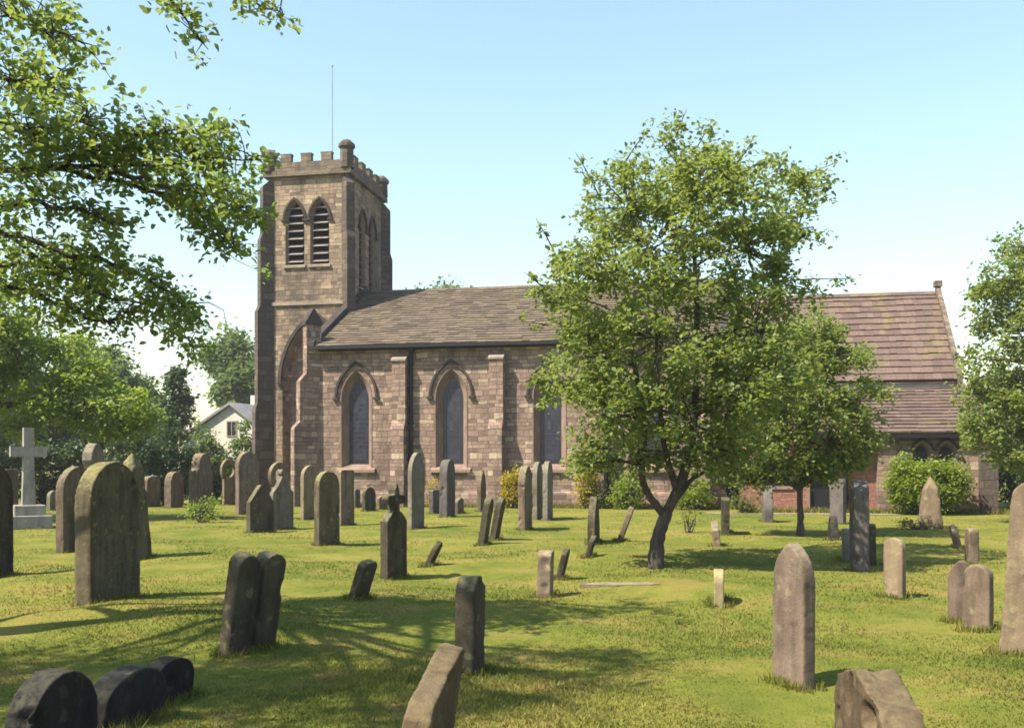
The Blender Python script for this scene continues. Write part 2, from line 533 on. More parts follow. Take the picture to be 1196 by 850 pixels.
# nave walls
bm = bmesh.new()
wall_fill(bm, [(0, -.3), (NL, -.3), (NL, EV), (0, EV)], [arch(x, .66, 1.62, 4.55, 5.78) for x in win_x], lambda u, v: (u, 0, v))
face(bm, [(0, NW, -.3), (NL, NW, -.3), (NL, NW, EV), (0, NW, EV)])
for x in (0, NL):
    face(bm, [(x, 0, -.3), (x, NW, -.3), (x, NW, EV), (x, RY, RG-.06), (x, 0, EV)])
from_bm('nave_wall', bm, M['nave_stone'], CH)
bm = bmesh.new()
add_box(bm, .02, NL+.05, -.10, -.003, -.3, .55)
add_prism(bm, [(-.10, .55), (-.003, .55), (-.003, .66)], .02, NL+.05, lambda u, v, w_: (w_, u, v))
from_bm('plinth', bm, M['nave_stone'], CH)

# one window, then copies
bm = bmesh.new()
N_ = 9
outer = arch(0, .66, 1.62, 4.55, 5.78); inner = arch(0, .43, 1.80, 4.50, 5.45)
loft(bm, [(p[0], 0, p[1]) for p in outer], [(p[0], .36, p[1]) for p in inner])
# flat dressed voussoir band just proud of the wall
band_o = arch(0, .70, 1.62, 4.55, 5.83)
loft(bm, [(p[0], -.02, p[1]) for p in outer], [(p[0], -.02, p[1]) for p in band_o])
loft(bm, [(p[0], -.02, p[1]) for p in outer], [(p[0], .0, p[1]) for p in outer])
loft(bm, [(p[0], -.02, p[1]) for p in band_o], [(p[0], .0, p[1]) for p in band_o])
win = from_bm('window', bm, M['dressed'], CH)
bm = bmesh.new(); face(bm, [(p[0], .33, p[1]) for p in inner])
g0 = from_bm('glass', bm, M['glass'], win)
# hood mould
bm = bmesh.new()
def hood(bm, h, zs, za, wid, dep, n=12):
    a = arch(0, h, 0, zs, za, n, base=False); b = arch(0, h+wid, 0, zs, za+wid*1.25, n, base=False)
    for i in range(len(a)-1):
        for (y0, y1, p, q, r_, s_) in ((-dep, -dep, a[i], a[i+1], b[i+1], b[i]),):
            face(bm, [(p[0], -dep, p[1]), (q[0], -dep, q[1]), (r_[0], -dep, r_[1]), (s_[0], -dep, s_[1])])
        face(bm, [(b[i][0], -dep, b[i][1]), (b[i+1][0], -dep, b[i+1][1]), (b[i+1][0], 0, b[i+1][1]), (b[i][0], 0, b[i][1])])
        face(bm, [(a[i][0], -dep, a[i][1]), (a[i+1][0], -dep, a[i+1][1]), (a[i+1][0], 0, a[i+1][1]), (a[i][0], 0, a[i][1])])
    for s in (-1, 1):
        add_box(bm, s*(h+wid/2)-.12, s*(h+wid/2)+.12, -dep-.02, 0, zs-.10, zs-.002)
hood(bm, .86, 4.62, 6.06, .09, .11)
h0 = from_bm('hood_mould', bm, M['dark_trim'], win)
bm = bmesh.new()
add_prism(bm, [(-.16, 1.44), (.3, 1.44), (.3, 1.79), (-.03, 1.63), (-.16, 1.56)], -.86, .86, lambda u, v, w_: (w_, u, v))
s0 = from_bm('sill', bm, M['dressed'], win)
win.location = (win_x[0], 0, 0)


def copy_part(o, loc, parent):
    c = o.copy(); COL.objects.link(c); c.parent = parent; c.location = loc
    for ch in [k for k in bpy.data.objects if k.parent == o]:
        d = ch.copy(); COL.objects.link(d); d.parent = c
    return c


for x in win_x[1:]:
    copy_part(win, (x, 0, 0), CH)

# buttresses: profile (distance out, height) extruded sideways
def buttress(name, prof, width, loc, rz, mat, capmat=None, cap=None, parent=CH):
    bm = bmesh.new()
    add_prism(bm, prof, -width/2, width/2, lambda u, v, w_: (w_, -u, v))
    o = from_bm(name, bm, mat, parent, bevel=.02)
    o.location = loc; o.rotation_euler = (0, 0, rz)
    if cap:
        bm = bmesh.new(); add_prism(bm, cap, -width/2-.03, width/2+.03, lambda u, v, w_: (w_, -u, v))
        from_bm('coping', bm, capmat, o)
    return o


pb = [(-.02, -.3), (.66, -.3), (.66, 3.25), (.44, 3.55), (.44, 6.08), (-.02, 6.08)]
cp = [(-.001, 6.083), (.50, 6.083), (.50, 6.17), (-.001, 6.42)]
for x in but_x:
    buttress('buttress', pb, .58, (x, 0, 0), 0, M['nave_stone'], M['pale'], cp)
# diagonal buttress at the nave's west corner, taller than the eaves
pd = [(-.3, -.3), (1.05, -.3), (1.05, 3.3), (.80, 3.6), (.80, 5.3), (.50, 5.65), (.50, 7.7), (-.16, 7.7)]
cd = [(-.2, 7.703), (.56, 7.703), (.56, 7.80), (.18, 8.45), (-.2, 7.9)]
buttress('diagonal_buttress', pd, .40, (0.02, 0.02, 0), R(-45), M['nave_stone'], M['dark_trim'], cd)

# roofs built from single slates
def slate_roof(name, x0, x1, y0, z0, y1, z1, course, wid, thick, mat, seed, jit=.02, parent=CH, sag=.0):
    r = np.random.default_rng(seed)
    L = math.hypot(y1-y0, z1-z0); dy, dz = (y1-y0)/L, (z1-z0)/L; ny, nz = -dz, dy
    V = []; Fc = []; k = 0
    s = 0.0
    nrow = max(2, int(L/course)); cs = L/nrow
    for row in range(nrow):
        s0_ = row*cs; s1_ = min(L, s0_ + cs*1.28)
        x = x0 - r.uniform(0, wid)
        while x < x1:
            wd = wid*r.uniform(.65, 1.4); a, b = max(x, x0), min(x+wd-.006, x1); x += wd
            if b-a < .03: continue
            js = r.normal(0, jit); lift = thick*r.uniform(.85, 1.5); sa = s0_+js
            pts = []
            for (ss, xx, hh) in ((sa, a, lift+thick), (sa, b, lift+thick), (s1_, b, thick*.5), (s1_, a, thick*.5),
                                 (sa, a, lift*.2), (sa, b, lift*.2)):
                sg = sag*(math.sin(xx*.8+1+seed)+.6*math.sin(xx*1.9+ss*.7)+.35*math.sin(xx*.5-ss*1.6))*math.sin(math.pi*min(1, max(0, ss/L))*.5+.25)
                pts.append((xx, y0+dy*ss+ny*hh, z0+dz*ss+nz*hh+sg))
            V += pts
            Fc += [(k, k+1, k+2, k+3), (k, k+4, k+5, k+1), (k+1, k+5, k+2, k+2), (k, k+3, k+4, k+4)]
            k += 6
    me = bpy.data.meshes.new(name)
    # backing sheet
    V += [(x0, y0-ny*0-.0, z0-.09), (x1, y0, z0-.09), (x1, y1, z1-.09), (x0, y1, z1-.09)]
    Fc = [tuple(dict.fromkeys(f)) for f in Fc] + [(k, k+1, k+2, k+3)]
    me.from_pydata(V, [], Fc)
    return link(name, me, mat, parent)


sl = (RG-EV)/RY
nr = slate_roof('nave_roof', -.1, NL+.1, -.38, EV-.38*sl+.12, RY, RG+.12, .30, .42, .026, M['slate'], 3, .028, sag=.028)
bm = bmesh.new()
face(bm, [(-.1, RY, RG+.1), (NL+.1, RY, RG+.1), (NL+.1, NW+.4, EV-.1), (-.1, NW+.4, EV-.1)])
from_bm('north_roof_slope', bm, M['slate'], nr)
bm = bmesh.new()
for i in range(36):
    a = -.1 + i*(NL+.2)/36
    add_prism(bm, [(RY-.2, RG+.07+random.uniform(-.01, .01)), (RY, RG+.21), (RY+.2, RG+.07)], a, a+(NL+.2)/36-.012, lambda u, v, w_: (w_, u, v))
from_bm('ridge_tiles', bm, M['slate'], nr)
for (xa, xb) in ((-.22, .12), (NL-.12, NL+.22)):
    bm = bmesh.new()
    add_prism(bm, [(-.45, EV-.45*sl+.17), (RY, RG+.24), (NW+.45, EV-.45*sl+.17), (NW+.45, EV-.45*sl+.36), (RY, RG+.44), (-.45, EV-.45*sl+.36)], xa, xb, lambda u, v, w_: (w_, u, v))
    from_bm('gable_coping', bm, M['dark_trim'], CH, bevel=.02)
bm = bmesh.new()
add_box(bm, -.1, NL+.1, -.50, -.385, EV-.20, EV-.06)
add_box(bm, 0, NL, -.10, -.003, EV-.24, EV-.02)
from_bm('gutter', bm, M['iron'], CH)
# downpipes
def pipe(x, y, z0, z1, name='downpipe', r=.08):
    a = Acc()
    a.add(tube_np([(x, y, z0), (x, y, z1)], [r, r], 10))
    for z in np.arange(z0+.5, z1, 1.5):
        a.add(tube_np([(x, y, z-.04), (x, y, z+.04)], [r*1.5, r*1.5], 10))
    a.add(tube_np([(x, y, z1-.25), (x, y, z1-.2), (x, y, z1)], [r, r*2.3, r*2.6], 8))
    return a.build(name, M['iron'], CH)
pipe(but_x[0]+.44, -.12, 0, EV-.1)
pipe(but_x[2]+.44, -.12, 0, EV-.1)

# tower
TX0, TX1, TY0, TY1, TT = -3.95, 0.0, 4.0, 9.2, 15.55
bf_x = [-2.62, -1.38]; bf_y = [6.05, 7.5]
SIDE = ('front', 'east')
bm = bmesh.new()
bh_ = [arch(x, .47, 11.2, 13.35, 14.25) for x in bf_x]
blind = arch(-1.62, 1.62, .35, 5.7, 8.75, 14)
wall_fill(bm, [(TX0, -.3), (TX1, -.3), (TX1, TT), (TX0, TT)], bh_ + [blind], lambda u, v: (u, TY0, v))
wall_fill(bm, [(TY0, -.3), (TY1, -.3), (TY1, TT), (TY0, TT)], [arch(y, .47, 10.4, 13.25, 14.1) for y in bf_y], lambda u, v: (TX1, u, v))
face(bm, [(TX0, TY0, -.3), (TX0, TY1, -.3), (TX0, TY1, TT), (TX0, TY0, TT)])
face(bm, [(TX0, TY1, -.3), (TX1, TY1, -.3), (TX1, TY1, TT), (TX0, TY1, TT)])
face(bm, [(TX0, TY0, TT-.02), (TX1, TY0, TT-.02), (TX1, TY1, TT-.02), (TX0, TY1, TT-.02)])
from_bm('tower_wall', bm, M['tower_stone'], CH)
# great blind arch recess
bm = bmesh.new()
bl_in = arch(-1.62, 1.42, .35, 5.7, 8.4, 14)
loft(bm, [(p[0], TY0, p[1]) for p in blind], [(p[0], TY0+.45, p[1]) for p in bl_in])
face(bm, [(p[0], TY0+.45, p[1]) for p in bl_in])
ba = from_bm('blind_arch', bm, M['nave_stone'], CH)
bm = bmesh.new()
hood(bm, 1.66, 5.7, 8.83, .15, .12, 14)
ho = from_bm('hood_mould', bm, M['dark_trim'], ba); ho.location = (-1.62, TY0, 0)
# belfry windows with louvres
def belfry(z0, zs, za, loc, rz):
    h = .47
    bm = bmesh.new()
    o_ = arch(0, h, z0, zs, za); i_ = arch(0, h-.09, z0+.05, zs, za-.12)
    loft(bm, [(p[0], 0, p[1]) for p in o_], [(p[0], .22, p[1]) for p in i_])
    f = from_bm('belfry_window', bm, M['dressed'], CH)
    bm = bmesh.new()
    face(bm, [(p[0], .5, p[1]) for p in arch(0, h, z0, zs, za)])
    from_bm('dark_opening', bm, M['void'], f)
    bm = bmesh.new()
    z = z0 + .15
    while z < za - .25:
        hw = h-.10
        if z > zs:
            hw = max(.05, (h-.10)*math.sqrt(max(0, 1-((z-zs)/(za-zs))**1.6)))
        add_prism(bm, [(.05, z), (.07, z-.02), (.40, z+.16), (.38, z+.18)], -hw, hw, lambda u, v, w_: (w_, u, v))
        z += .36
    from_bm('louvres', bm, M['louvre'], f)
    bm = bmesh.new(); hood(bm, h+.02, zs, za+.03, .09, .09, 9)
    from_bm('hood_mould', bm, M['dark_trim'], f)
    bm = bmesh.new(); add_prism(bm, [(-.1, z0-.14), (.1, z0-.14), (.1, z0+.03), (-.1, z0-.04)], -h-.08, h+.08, lambda u, v, w_: (w_, u, v))
    from_bm('sill', bm, M['pale'], f)
    f.location = loc; f.rotation_euler = (0, 0, rz)
for x in bf_x: belfry(11.2, 13.35, 14.25, (x, TY0, 0), 0)
for y in bf_y: belfry(10.4, 13.25, 14.1, (TX1, y, 0), R(90))
# string courses
def ring(bm, out, z0, z1, back=.0):
    a = [(TX0-out, TY0-out), (TX1+out, TY0-out), (TX1+out, TY1+out), (TX0-out, TY1+out)]
    b = [(TX0+.2, TY0+.2), (TX1-.2, TY0+.2), (TX1-.2, TY1-.2), (TX0+.2, TY1-.2)]
    loft(bm, [(x, y, z0) for x, y in a], [(x, y, z1) for x, y in a])
    loft(bm, [(x, y, z1) for x, y in a], [(x, y, z1+.05) for x, y in b])
    loft(bm, [(x, y, z0) for x, y in a], [(x, y, z0-.05) for x, y in b])
bm = bmesh.new(); ring(bm, .09, 9.30, 9.46); from_bm('string_course', bm, M['pale'], CH)
bm = bmesh.new(); ring(bm, .20, 15.36, 15.60); from_bm('cornice', bm, M['parapet'], CH)
# battlemented parapet
bm = bmesh.new()
def run(ax, fixed, lo, hi, th, n):
    add = (lambda a, b, z0, z1: add_box(bm, a, b, fixed, fixed+th, z0, z1)) if ax == 'x' else (lambda a, b, z0, z1: add_box(bm, fixed, fixed+th, a, b, z0, z1))
    add(lo, hi, 15.62, 16.02)
    L = hi-lo; per = L/(n+.5)
    for i in range(n):
        a = lo + per*(i+.45); add(a, a+per*.50, 16.022, 16.36)
        add(a-.03, a+per*.50+.03, 16.362, 16.43)
run('x', TY0-.1, TX0+.22, TX1-.22, .28, 3)
run('x', TY1-.18, TX0+.22, TX1-.22, .28, 3)
run('y', TX1-.18, TY0+.2, TY1-.2, .28, 4)
run('y', TX0-.1, TY0+.2, TY1-.2, .28, 4)
from_bm('parapet', bm, M['parapet'], CH, bevel=.015)
def pinnacle(x, y, h):
    bm = bmesh.new()
    def cyl(r0, r1, z0, z1):
        a = [(x+r0*math.cos(i*math.pi/4+.39), y+r0*math.sin(i*math.pi/4+.39), z0) for i in range(8)]
        b = [(x+r1*math.cos(i*math.pi/4+.39), y+r1*math.sin(i*math.pi/4+.39), z1) for i in range(8)]
        loft(bm, a, b)
        return a, b
    cyl(.33, .31, 15.62, 16.2+h); cyl(.31, .40, 16.2+h, 16.3+h); cyl(.40, .38, 16.3+h, 16.45+h)
    a, b = cyl(.38, .2, 16.45+h, 16.62+h); face(bm, b)
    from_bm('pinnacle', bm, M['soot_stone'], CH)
pinnacle(TX1-.05, TY0+.02, .3); pinnacle(TX0+.05, TY0+.02, .05); pinnacle(TX1-.05, TY1-.05, .05); pinnacle(TX0+.05, TY1-.05, .05)
pt = [(-.35, -.3), (.72, -.3), (.72, 4.4), (.60, 4.7), (.60, 9.0), (.46, 9.3), (.46, 12.4), (.34, 12.7), (.34, 14.9), (-.1, 15.3), (-.35, 15.3)]
for (x, y, a) in ((TX0, TY0, -45), (TX1, TY0, 45), (TX1, TY1, 135), (TX0, TY1, -135)):
    p_ = pt if (x, y) != (TX1, TY0) else [(-.35, 7.2)] + [(min(q[0], .45), max(q[1], 7.2)) for q in pt[1:]]
    if (x, y) == (TX1, TY0):
        p_ = [(-.35, 7.2), (.40, 7.2), (.40, 12.4), (.33, 12.7), (.33, 14.9), (-.1, 15.3), (-.35, 15.3)]
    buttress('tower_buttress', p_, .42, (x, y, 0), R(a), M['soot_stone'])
# flagpole
a = Acc(); a.add(tube_np([(-1.6, 6.2, 15.5), (-1.6, 6.2, 21.3)], [.032, .022], 8)); a.add(tube_np([(-1.6, 6.2, 21.3), (-1.6, 6.2, 21.36), (-1.6, 6.2, 21.42)], [.03, .06, .01], 8))
a.build('flagpole', M['lead'], CH)

# chancel, with its lean-to vestry and brick annexe
CX0, CX1, CY0, CEV, CRG = NL, 26.4, 2.6, 5.4, 9.3
CY1 = 2*RY - CY0
VY, VEV, VTOP = -3.1, 2.85, 4.85
VX = 22.5
bm = bmesh.new()
face(bm, [(CX0, CY0, -.3), (CX1, CY0, -.3), (CX1, CY0, CEV), (CX0, CY0, CEV)])
face(bm, [(CX0, CY1, -.3), (CX1, CY1, -.3), (CX1, CY1, CEV), (CX0, CY1, CEV)])
face(bm, [(CX1, CY0, -.3), (CX1, CY1, -.3), (CX1, CY1, CEV), (CX1, RY, CRG), (CX1, CY0, CEV)])
from_bm('chancel_wall', bm, M['nave_stone'], CH)
cr = slate_roof('chancel_roof', CX0+.1, CX1-.05, CY0-.25, CEV-.25, RY, CRG, .40, .36, .038, M['tile'], 5, .010, sag=.012)
bm = bmesh.new(); face(bm, [(CX0, RY, CRG-.02), (CX1, RY, CRG-.02), (CX1, CY1+.3, CEV-.3), (CX0, CY1+.3, CEV-.3)])
from_bm('north_roof_slope', bm, M['tile'], cr)
bm = bmesh.new()
for i in range(20):
    a_ = CX0+.1 + i*(CX1-CX0-.2)/20
    add_prism(bm, [(RY-.18, CRG-.04), (RY, CRG+.13), (RY+.18, CRG-.04)], a_, a_+(CX1-CX0-.2)/20-.012, lambda u, v, w_: (w_, u, v))
from_bm('ridge_tiles', bm, M['tile'], cr)
bm = bmesh.new()
cs_ = (CRG-CEV)/(RY-CY0)
add_prism(bm, [(CY0-.4, CEV-.4*cs_+.0), (RY, CRG+.0), (CY1+.4, CEV-.4*cs_), (CY1+.4, CEV-.4*cs_+.36), (RY, CRG+.38), (CY0-.4, CEV-.4*cs_+.36)], CX1-.045, CX1+.14, lambda u, v, w_: (w_, u, v))
add_box(bm, CX1-.12, CX1+.2, RY-.2, RY+.2, CRG+.30, CRG+.55)
from_bm('gable_coping', bm, M['parapet'], CH, bevel=.015)
bm = bmesh.new()
add_prism(bm, [(CY0-.3, CEV-.3*cs_+.0), (RY, CRG), (CY1+.3, CEV-.3*cs_), (CY1+.3, CEV-.3*cs_+.3), (RY, CRG+.32), (CY0-.3, CEV-.3*cs_+.3)], 19.6, 19.95, lambda u, v, w_: (w_, u, v))
from_bm('gable_coping', bm, M['dressed'], CH, bevel=.015)
# vestry walls
bm = bmesh.new()
lan_x = [23.97, 24.80]
wall_fill(bm, [(VX, -.3), (CX1, -.3), (CX1, VEV), (VX, VEV)], [arch(x, .30, 1.30, 2.05, 2.48) for x in lan_x], lambda u, v: (u, VY, v))
face(bm, [(CX1, VY, -.3), (CX1, CY0, -.3), (CX1, CY0, VTOP-.05), (CX1, VY, VEV)])
face(bm, [(VX, VY, -.3), (VX, VY+.5, -.3), (VX, VY+.5, VEV+.15), (VX, VY, VEV)])
from_bm('vestry_wall', bm, M['nave_stone'], CH)
for x in lan_x:
    bm = bmesh.new()
    o_ = arch(0, .30, 1.30, 2.05, 2.48); i_ = arch(0, .22, 1.36, 2.05, 2.38); b_ = arch(0, .40, 1.22, 2.05, 2.62)
    loft(bm, [(p[0], 0, p[1]) for p in o_], [(p[0], .2, p[1]) for p in i_])
    loft(bm, [(p[0], -.03, p[1]) for p in o_], [(p[0], -.03, p[1]) for p in b_])
    loft(bm, [(p[0], -.03, p[1]) for p in o_], [(p[0], 0, p[1]) for p in o_])
    loft(bm, [(p[0], -.03, p[1]) for p in b_], [(p[0], 0, p[1]) for p in b_])
    l = from_bm('lancet_window', bm, M['dressed'], CH); l.location = (x, VY, 0)
    bm = bmesh.new(); face(bm, [(p[0], .18, p[1]) for p in i_]); from_bm('glass', bm, M['glass'], l)
    bm = bmesh.new(); hood(bm, .38, 2.05, 2.60, .07, .08, 8); from_bm('hood_mould', bm, M['dark_trim'], l)
vs_sl = (VTOP-VEV)/(CY0-VY)
vr = slate_roof('vestry_roof', 17.75, CX1-.05, VY-.22, VEV-.22*vs_sl+.06, CY0, VTOP+.06, .44, .36, .040, M['tile'], 9, .010)
bm = bmesh.new(); add_box(bm, 17.75, CX1-.05, CY0-.14, CY0-.003, VTOP+.07, VTOP+.22); from_bm('flashing', bm, M['lead'], vr)
bm = bmesh.new()
add_prism(bm, [(VY-.3, VEV-.3*vs_sl+.0), (CY0, VTOP), (CY0, VTOP+.34), (VY-.3, VEV-.3*vs_sl+.32)], CX1-.045, CX1+.14, lambda u, v, w_: (w_, u, v))
from_bm('coping', bm, M['parapet'], vr)
bm = bmesh.new(); add_box(bm, 17.75, CX1, VY-.32, VY-.225, VEV-.18, VEV-.04); from_bm('gutter', bm, M['iron'], vr)
# brick annexe with a door
AX0, AY = 17.75, -2.6
bm = bmesh.new()
door = [(20.2, -.02), (21.0, -.02), (21.0, 2.0), (20.2, 2.0)]
awin = [(18.6, .95), (19.5, .95), (19.5, 1.9), (18.6, 1.9)]
wall_fill(bm, [(AX0, -.3), (VX-.003, -.3), (VX-.003, VEV+.1), (AX0, VEV+.1)], [door, awin], lambda u, v: (u, AY, v))
face(bm, [(AX0, AY, -.3), (AX0, CY0, -.3), (AX0, CY0, VTOP), (AX0, AY, VEV+.1)])
from_bm('annexe_wall', bm, M['brick'], CH)
bm = bmesh.new(); add_box(bm, 20.203, 20.997, AY+.1, AY+.15, .0, 1.997)
dr = from_bm('door', bm, M['iron'], CH)
bm = bmesh.new()
for (xa, xb, za, zb) in ((20.08, 20.197, 0, 2.1), (21.003, 21.12, 0, 2.1), (20.197, 21.003, 2.003, 2.1)):
    add_box(bm, xa, xb, AY-.05, AY+.1, za, zb)
from_bm('frame', bm, M['dressed'], dr)
bm = bmesh.new(); add_box(bm, 20.85, 20.92, AY+.04, AY+.098, .95, 1.05); from_bm('handle', bm, M['lead'], dr)
bm = bmesh.new(); face(bm, [(p[0], AY+.12, p[1]) for p in awin]); aw = from_bm('annexe_window', bm, M['glass'], CH)
bm = bmesh.new(); add_box(bm, 18.5, 19.6, AY-.06, AY+.1, .83, .947); from_bm('sill', bm, M['dressed'], aw)
pipe(21.45, AY-.08, 0, VEV-.1)
bm = bmesh.new()
add_prism(bm, [(-.001, -.3), (.35, -.3), (.35, 1.9), (-.001, 2.3)], CX1-.55, CX1+.02, lambda u, v, w_: (w_, VY-u, v))
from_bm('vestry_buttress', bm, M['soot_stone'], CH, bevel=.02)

# path along the church
bm = bmesh.new()
n = 40
pts_a = []; pts_b = []
for i in range(n+1):
    x = 16.5 + i*(23-16.5)/n
    a_ = ch_world(x, -4.7 + .08*math.sin(i*1.7)); b_ = ch_world(x, -3.75 + .06*math.sin(i*2.3+1))
    pts_a.append(bm.verts.new((a_.x, a_.y, float(G(a_.x, a_.y))+.012))); pts_b.append(bm.verts.new((b_.x, b_.y, float(G(b_.x, b_.y))+.012)))
for i in range(n):
    bm.faces.new((pts_a[i], pts_a[i+1], pts_b[i+1], pts_b[i]))
tag(from_bm('path', bm, M['gravel']), 'pale gravel path along the church wall', 'path', kind='structure')

# ------------------------------------------------------------------ white house beyond the hedge
hp = at(262, 560, 72)
house = empty('house', (hp.x, 72, 0), R(-16))
tag(house, 'cream gabled house half hidden by dark hedge left of the tower', 'house')
bm = bmesh.new()
wall_fill(bm, [(-3.1, -.3), (2.2, -.3), (2.2, 4.9), (.55, 6.1), (-3.1, 3.9)], [], lambda u, v: (u, 0, v))
face(bm, [(-3.1, 9, -.3), (2.2, 9, -.3), (2.2, 9, 4.9), (.55, 9, 6.1), (-3.1, 9, 3.9)])
face(bm, [(2.2, 0, -.3), (2.2, 9, -.3), (2.2, 9, 4.9), (2.2, 0, 4.9)])
face(bm, [(-3.1, 0, -.3), (-3.1, 9, -.3), (-3.1, 9, 3.9), (-3.1, 0, 3.9)])
from_bm('wall', bm, M['house_wall'], house)
bm = bmesh.new()
add_prism(bm, [(-3.5, 3.72), (.55, 6.12), (2.55, 4.68), (2.55, 4.86), (.55, 6.32), (-3.5, 3.90)], -.3, 9.3, lambda u, v, w_: (u, w_, v))
rf = from_bm('roof', bm, M['house_roof'], house)
bm = bmesh.new(); add_box(bm, .3, .85, 3, 3.8, 6.0, 7.0); from_bm('chimney', bm, M['house_wall'], rf)
bm = bmesh.new()
for (xa, xb, za, zb) in ((.20, .27, 3.9, 5.0), (.93, 1.0, 3.9, 5.0), (.27, .93, 4.93, 5.0), (.27, .93, 3.9, 3.97), (.57, .63, 3.97, 4.93)):
    add_box(bm, xa, xb, -.05, -.002, za, zb)
wd = from_bm('window', bm, M['pale'], house)
bm = bmesh.new(); face(bm, [(.27, -.02, 3.97), (.93, -.02, 3.97), (.93, -.02, 4.93), (.27, -.02, 4.93)]); from_bm('pane', bm, M['void'], wd)

# ------------------------------------------------------------------ gravestones
def arc_pts(cx, cz, rx, rz, a0, a1, n):
    return [(cx + rx*math.cos(a0+(a1-a0)*i/n), cz + rz*math.sin(a0+(a1-a0)*i/n)) for i in range(n+1)]


def profiles(kind, W, H):
    h = W/2; B = -.25
    if kind == 'round':
        r = min(h*.9, H*.5)
        return [[(-h, B), (h, B)] + arc_pts(0, H-r, h, r, 0, math.pi, 18)]
    if kind == 'segment':
        r = h*.45
        return [[(-h, B), (h, B)] + arc_pts(0, H-r, h, r, 0, math.pi, 14)]
    if kind == 'gothic':
        return [arch(0, h, B, H-W*.85, H, 10)]
    if kind == 'taper':
        return [[(-h, B), (h, B)] + arc_pts(0, H-h*.6, h*.62, h*.6, 0, math.pi, 12)]
    if kind == 'shoulder':
        s = H - W*.52
        return [[(-h, B), (h, B), (h, s), (h*.78, s+.02), (h*.74, s)] + arc_pts(0, H-h*.74, h*.74, h*.74, 0, math.pi, 16) + [(-h*.74, s), (-h*.78, s+.02), (-h, s)]]
    if kind == 'ogee':
        s = H - W*.62; pts = [(-h, B), (h, B), (h, s)]
        for i in range(1, 11):
            t = i/10; pts.append((h*(1-t)**1.0*(1-.35*math.sin(math.pi*t)) , s + (H-s)*t))
        pts += [(-p[0], p[1]) for p in pts[-2:1:-1]]
        return [pts]
    if kind == 'ball':
        s = H*.62; pts = [(-h, B), (h, B), (h, s)]
        for i in range(1, 9):
            t = i/8; pts.append((h*(1-t)+.05*t - .05*math.sin(math.pi*t), s + (H*.88-s)*t))
        pts += [(-p[0], p[1]) for p in pts[:1:-1]]
        return [pts, arc_pts(0, H-.085, .085, .085, 0, 2*math.pi*15/16, 15)]
    if kind == 'flat':
        return [[(-h, B), (h, B), (h, H-.05), (h-.05, H), (-h+.05, H-.01), (-h, H-.06)]]
    if kind == 'chamfer':
        return [[(-h, B), (h, B), (h, H-W*.33), (h*.45, H), (-h*.45, H), (-h, H-W*.33)]]
    if kind == 'gable':
        return [[(-h, B), (h, B), (h, H-W*.48), (.04, H), (-.04, H), (-h, H-W*.48)]]
    if kind == 'slant':
        return [[(-h, B), (h, B), (h, H), (h*.55, H*.99), (-h*.86, H*.80), (-h, H*.70)]]
    if kind == 'broken':
        return [[(-h, B), (h, B), (h*.97, H*.86), (h*.55, H*.93), (h*.2, H), (-h*.3, H*.9), (-h*.75, H*.84), (-h, H*.7)]]
    if kind == 'twin':
        r = h*.5
        L = [(-h, B), (-.018, B), (-.018, H-r)] + arc_pts(-h*.5-.009, H-r, h*.5-.009, r, 0, math.pi, 12)
        Rr = [(.018, B), (h, B), (h, H-r)] + arc_pts(h*.5+.009, H-r*1.02, h*.5-.009, r, 0, math.pi, 12)
        mid = [(-h*.96, B), (h*.96, B), (h*.96, H-r*1.2), (-h*.96, H-r*1.2)]
        return [L, Rr, ('thin', mid)]
    if kind == 'cross_top':
        s = H*.60
        body = [(-h, B), (h, B), (h, s), (h*.42, s+.13), (-h*.42, s+.13), (-h, s)]
        shaft = [(-h*.27, s), (h*.27, s), (h*.2, H-.10), (0, H), (-h*.2, H-.10)]
        zc = H - (H-s)*.44
        arm = [(-h*.8, zc-.065), (h*.8, zc-.065), (h*.92, zc), (h*.8, zc+.065), (-h*.8, zc+.065), (-h*.92, zc)]
        return [body, shaft, arm]
    if kind == 'ring':
        ring_ = []
        out = arc_pts(0, H-h, h, h, -math.pi/2+.02, math.pi*1.5-.02, 26)
        inn = arc_pts(0, H-h, h*.55, h*.55, math.pi*1.5-.03, -math.pi/2+.03, 22)
        post = [(-h*.75, B), (h*.75, B), (h*.7, H-h*1.75), (-h*.7, H-h*1.75)]
        return [out + inn, post]
    if kind == 'obelisk':
        return [[(-h, B), (h, B), (h*.58, H-h*.9), (0, H), (-h*.58, H-h*.9)]]
    if kind == 'urn':
        s = H*.66
        return [[(-h, B), (h, B), (h, s*.93), (h*.45, s)] + [(h*.40, s+.03), (h*.62, s+(H-s)*.35), (h*.55, s+(H-s)*.62), (h*.2, H*.975), (0, H), (-h*.2, H*.975), (-h*.55, s+(H-s)*.62), (-h*.62, s+(H-s)*.35), (-h*.40, s+.03)] + [(-h*.45, s), (-h, s*.93)]]
    raise KeyError(kind)


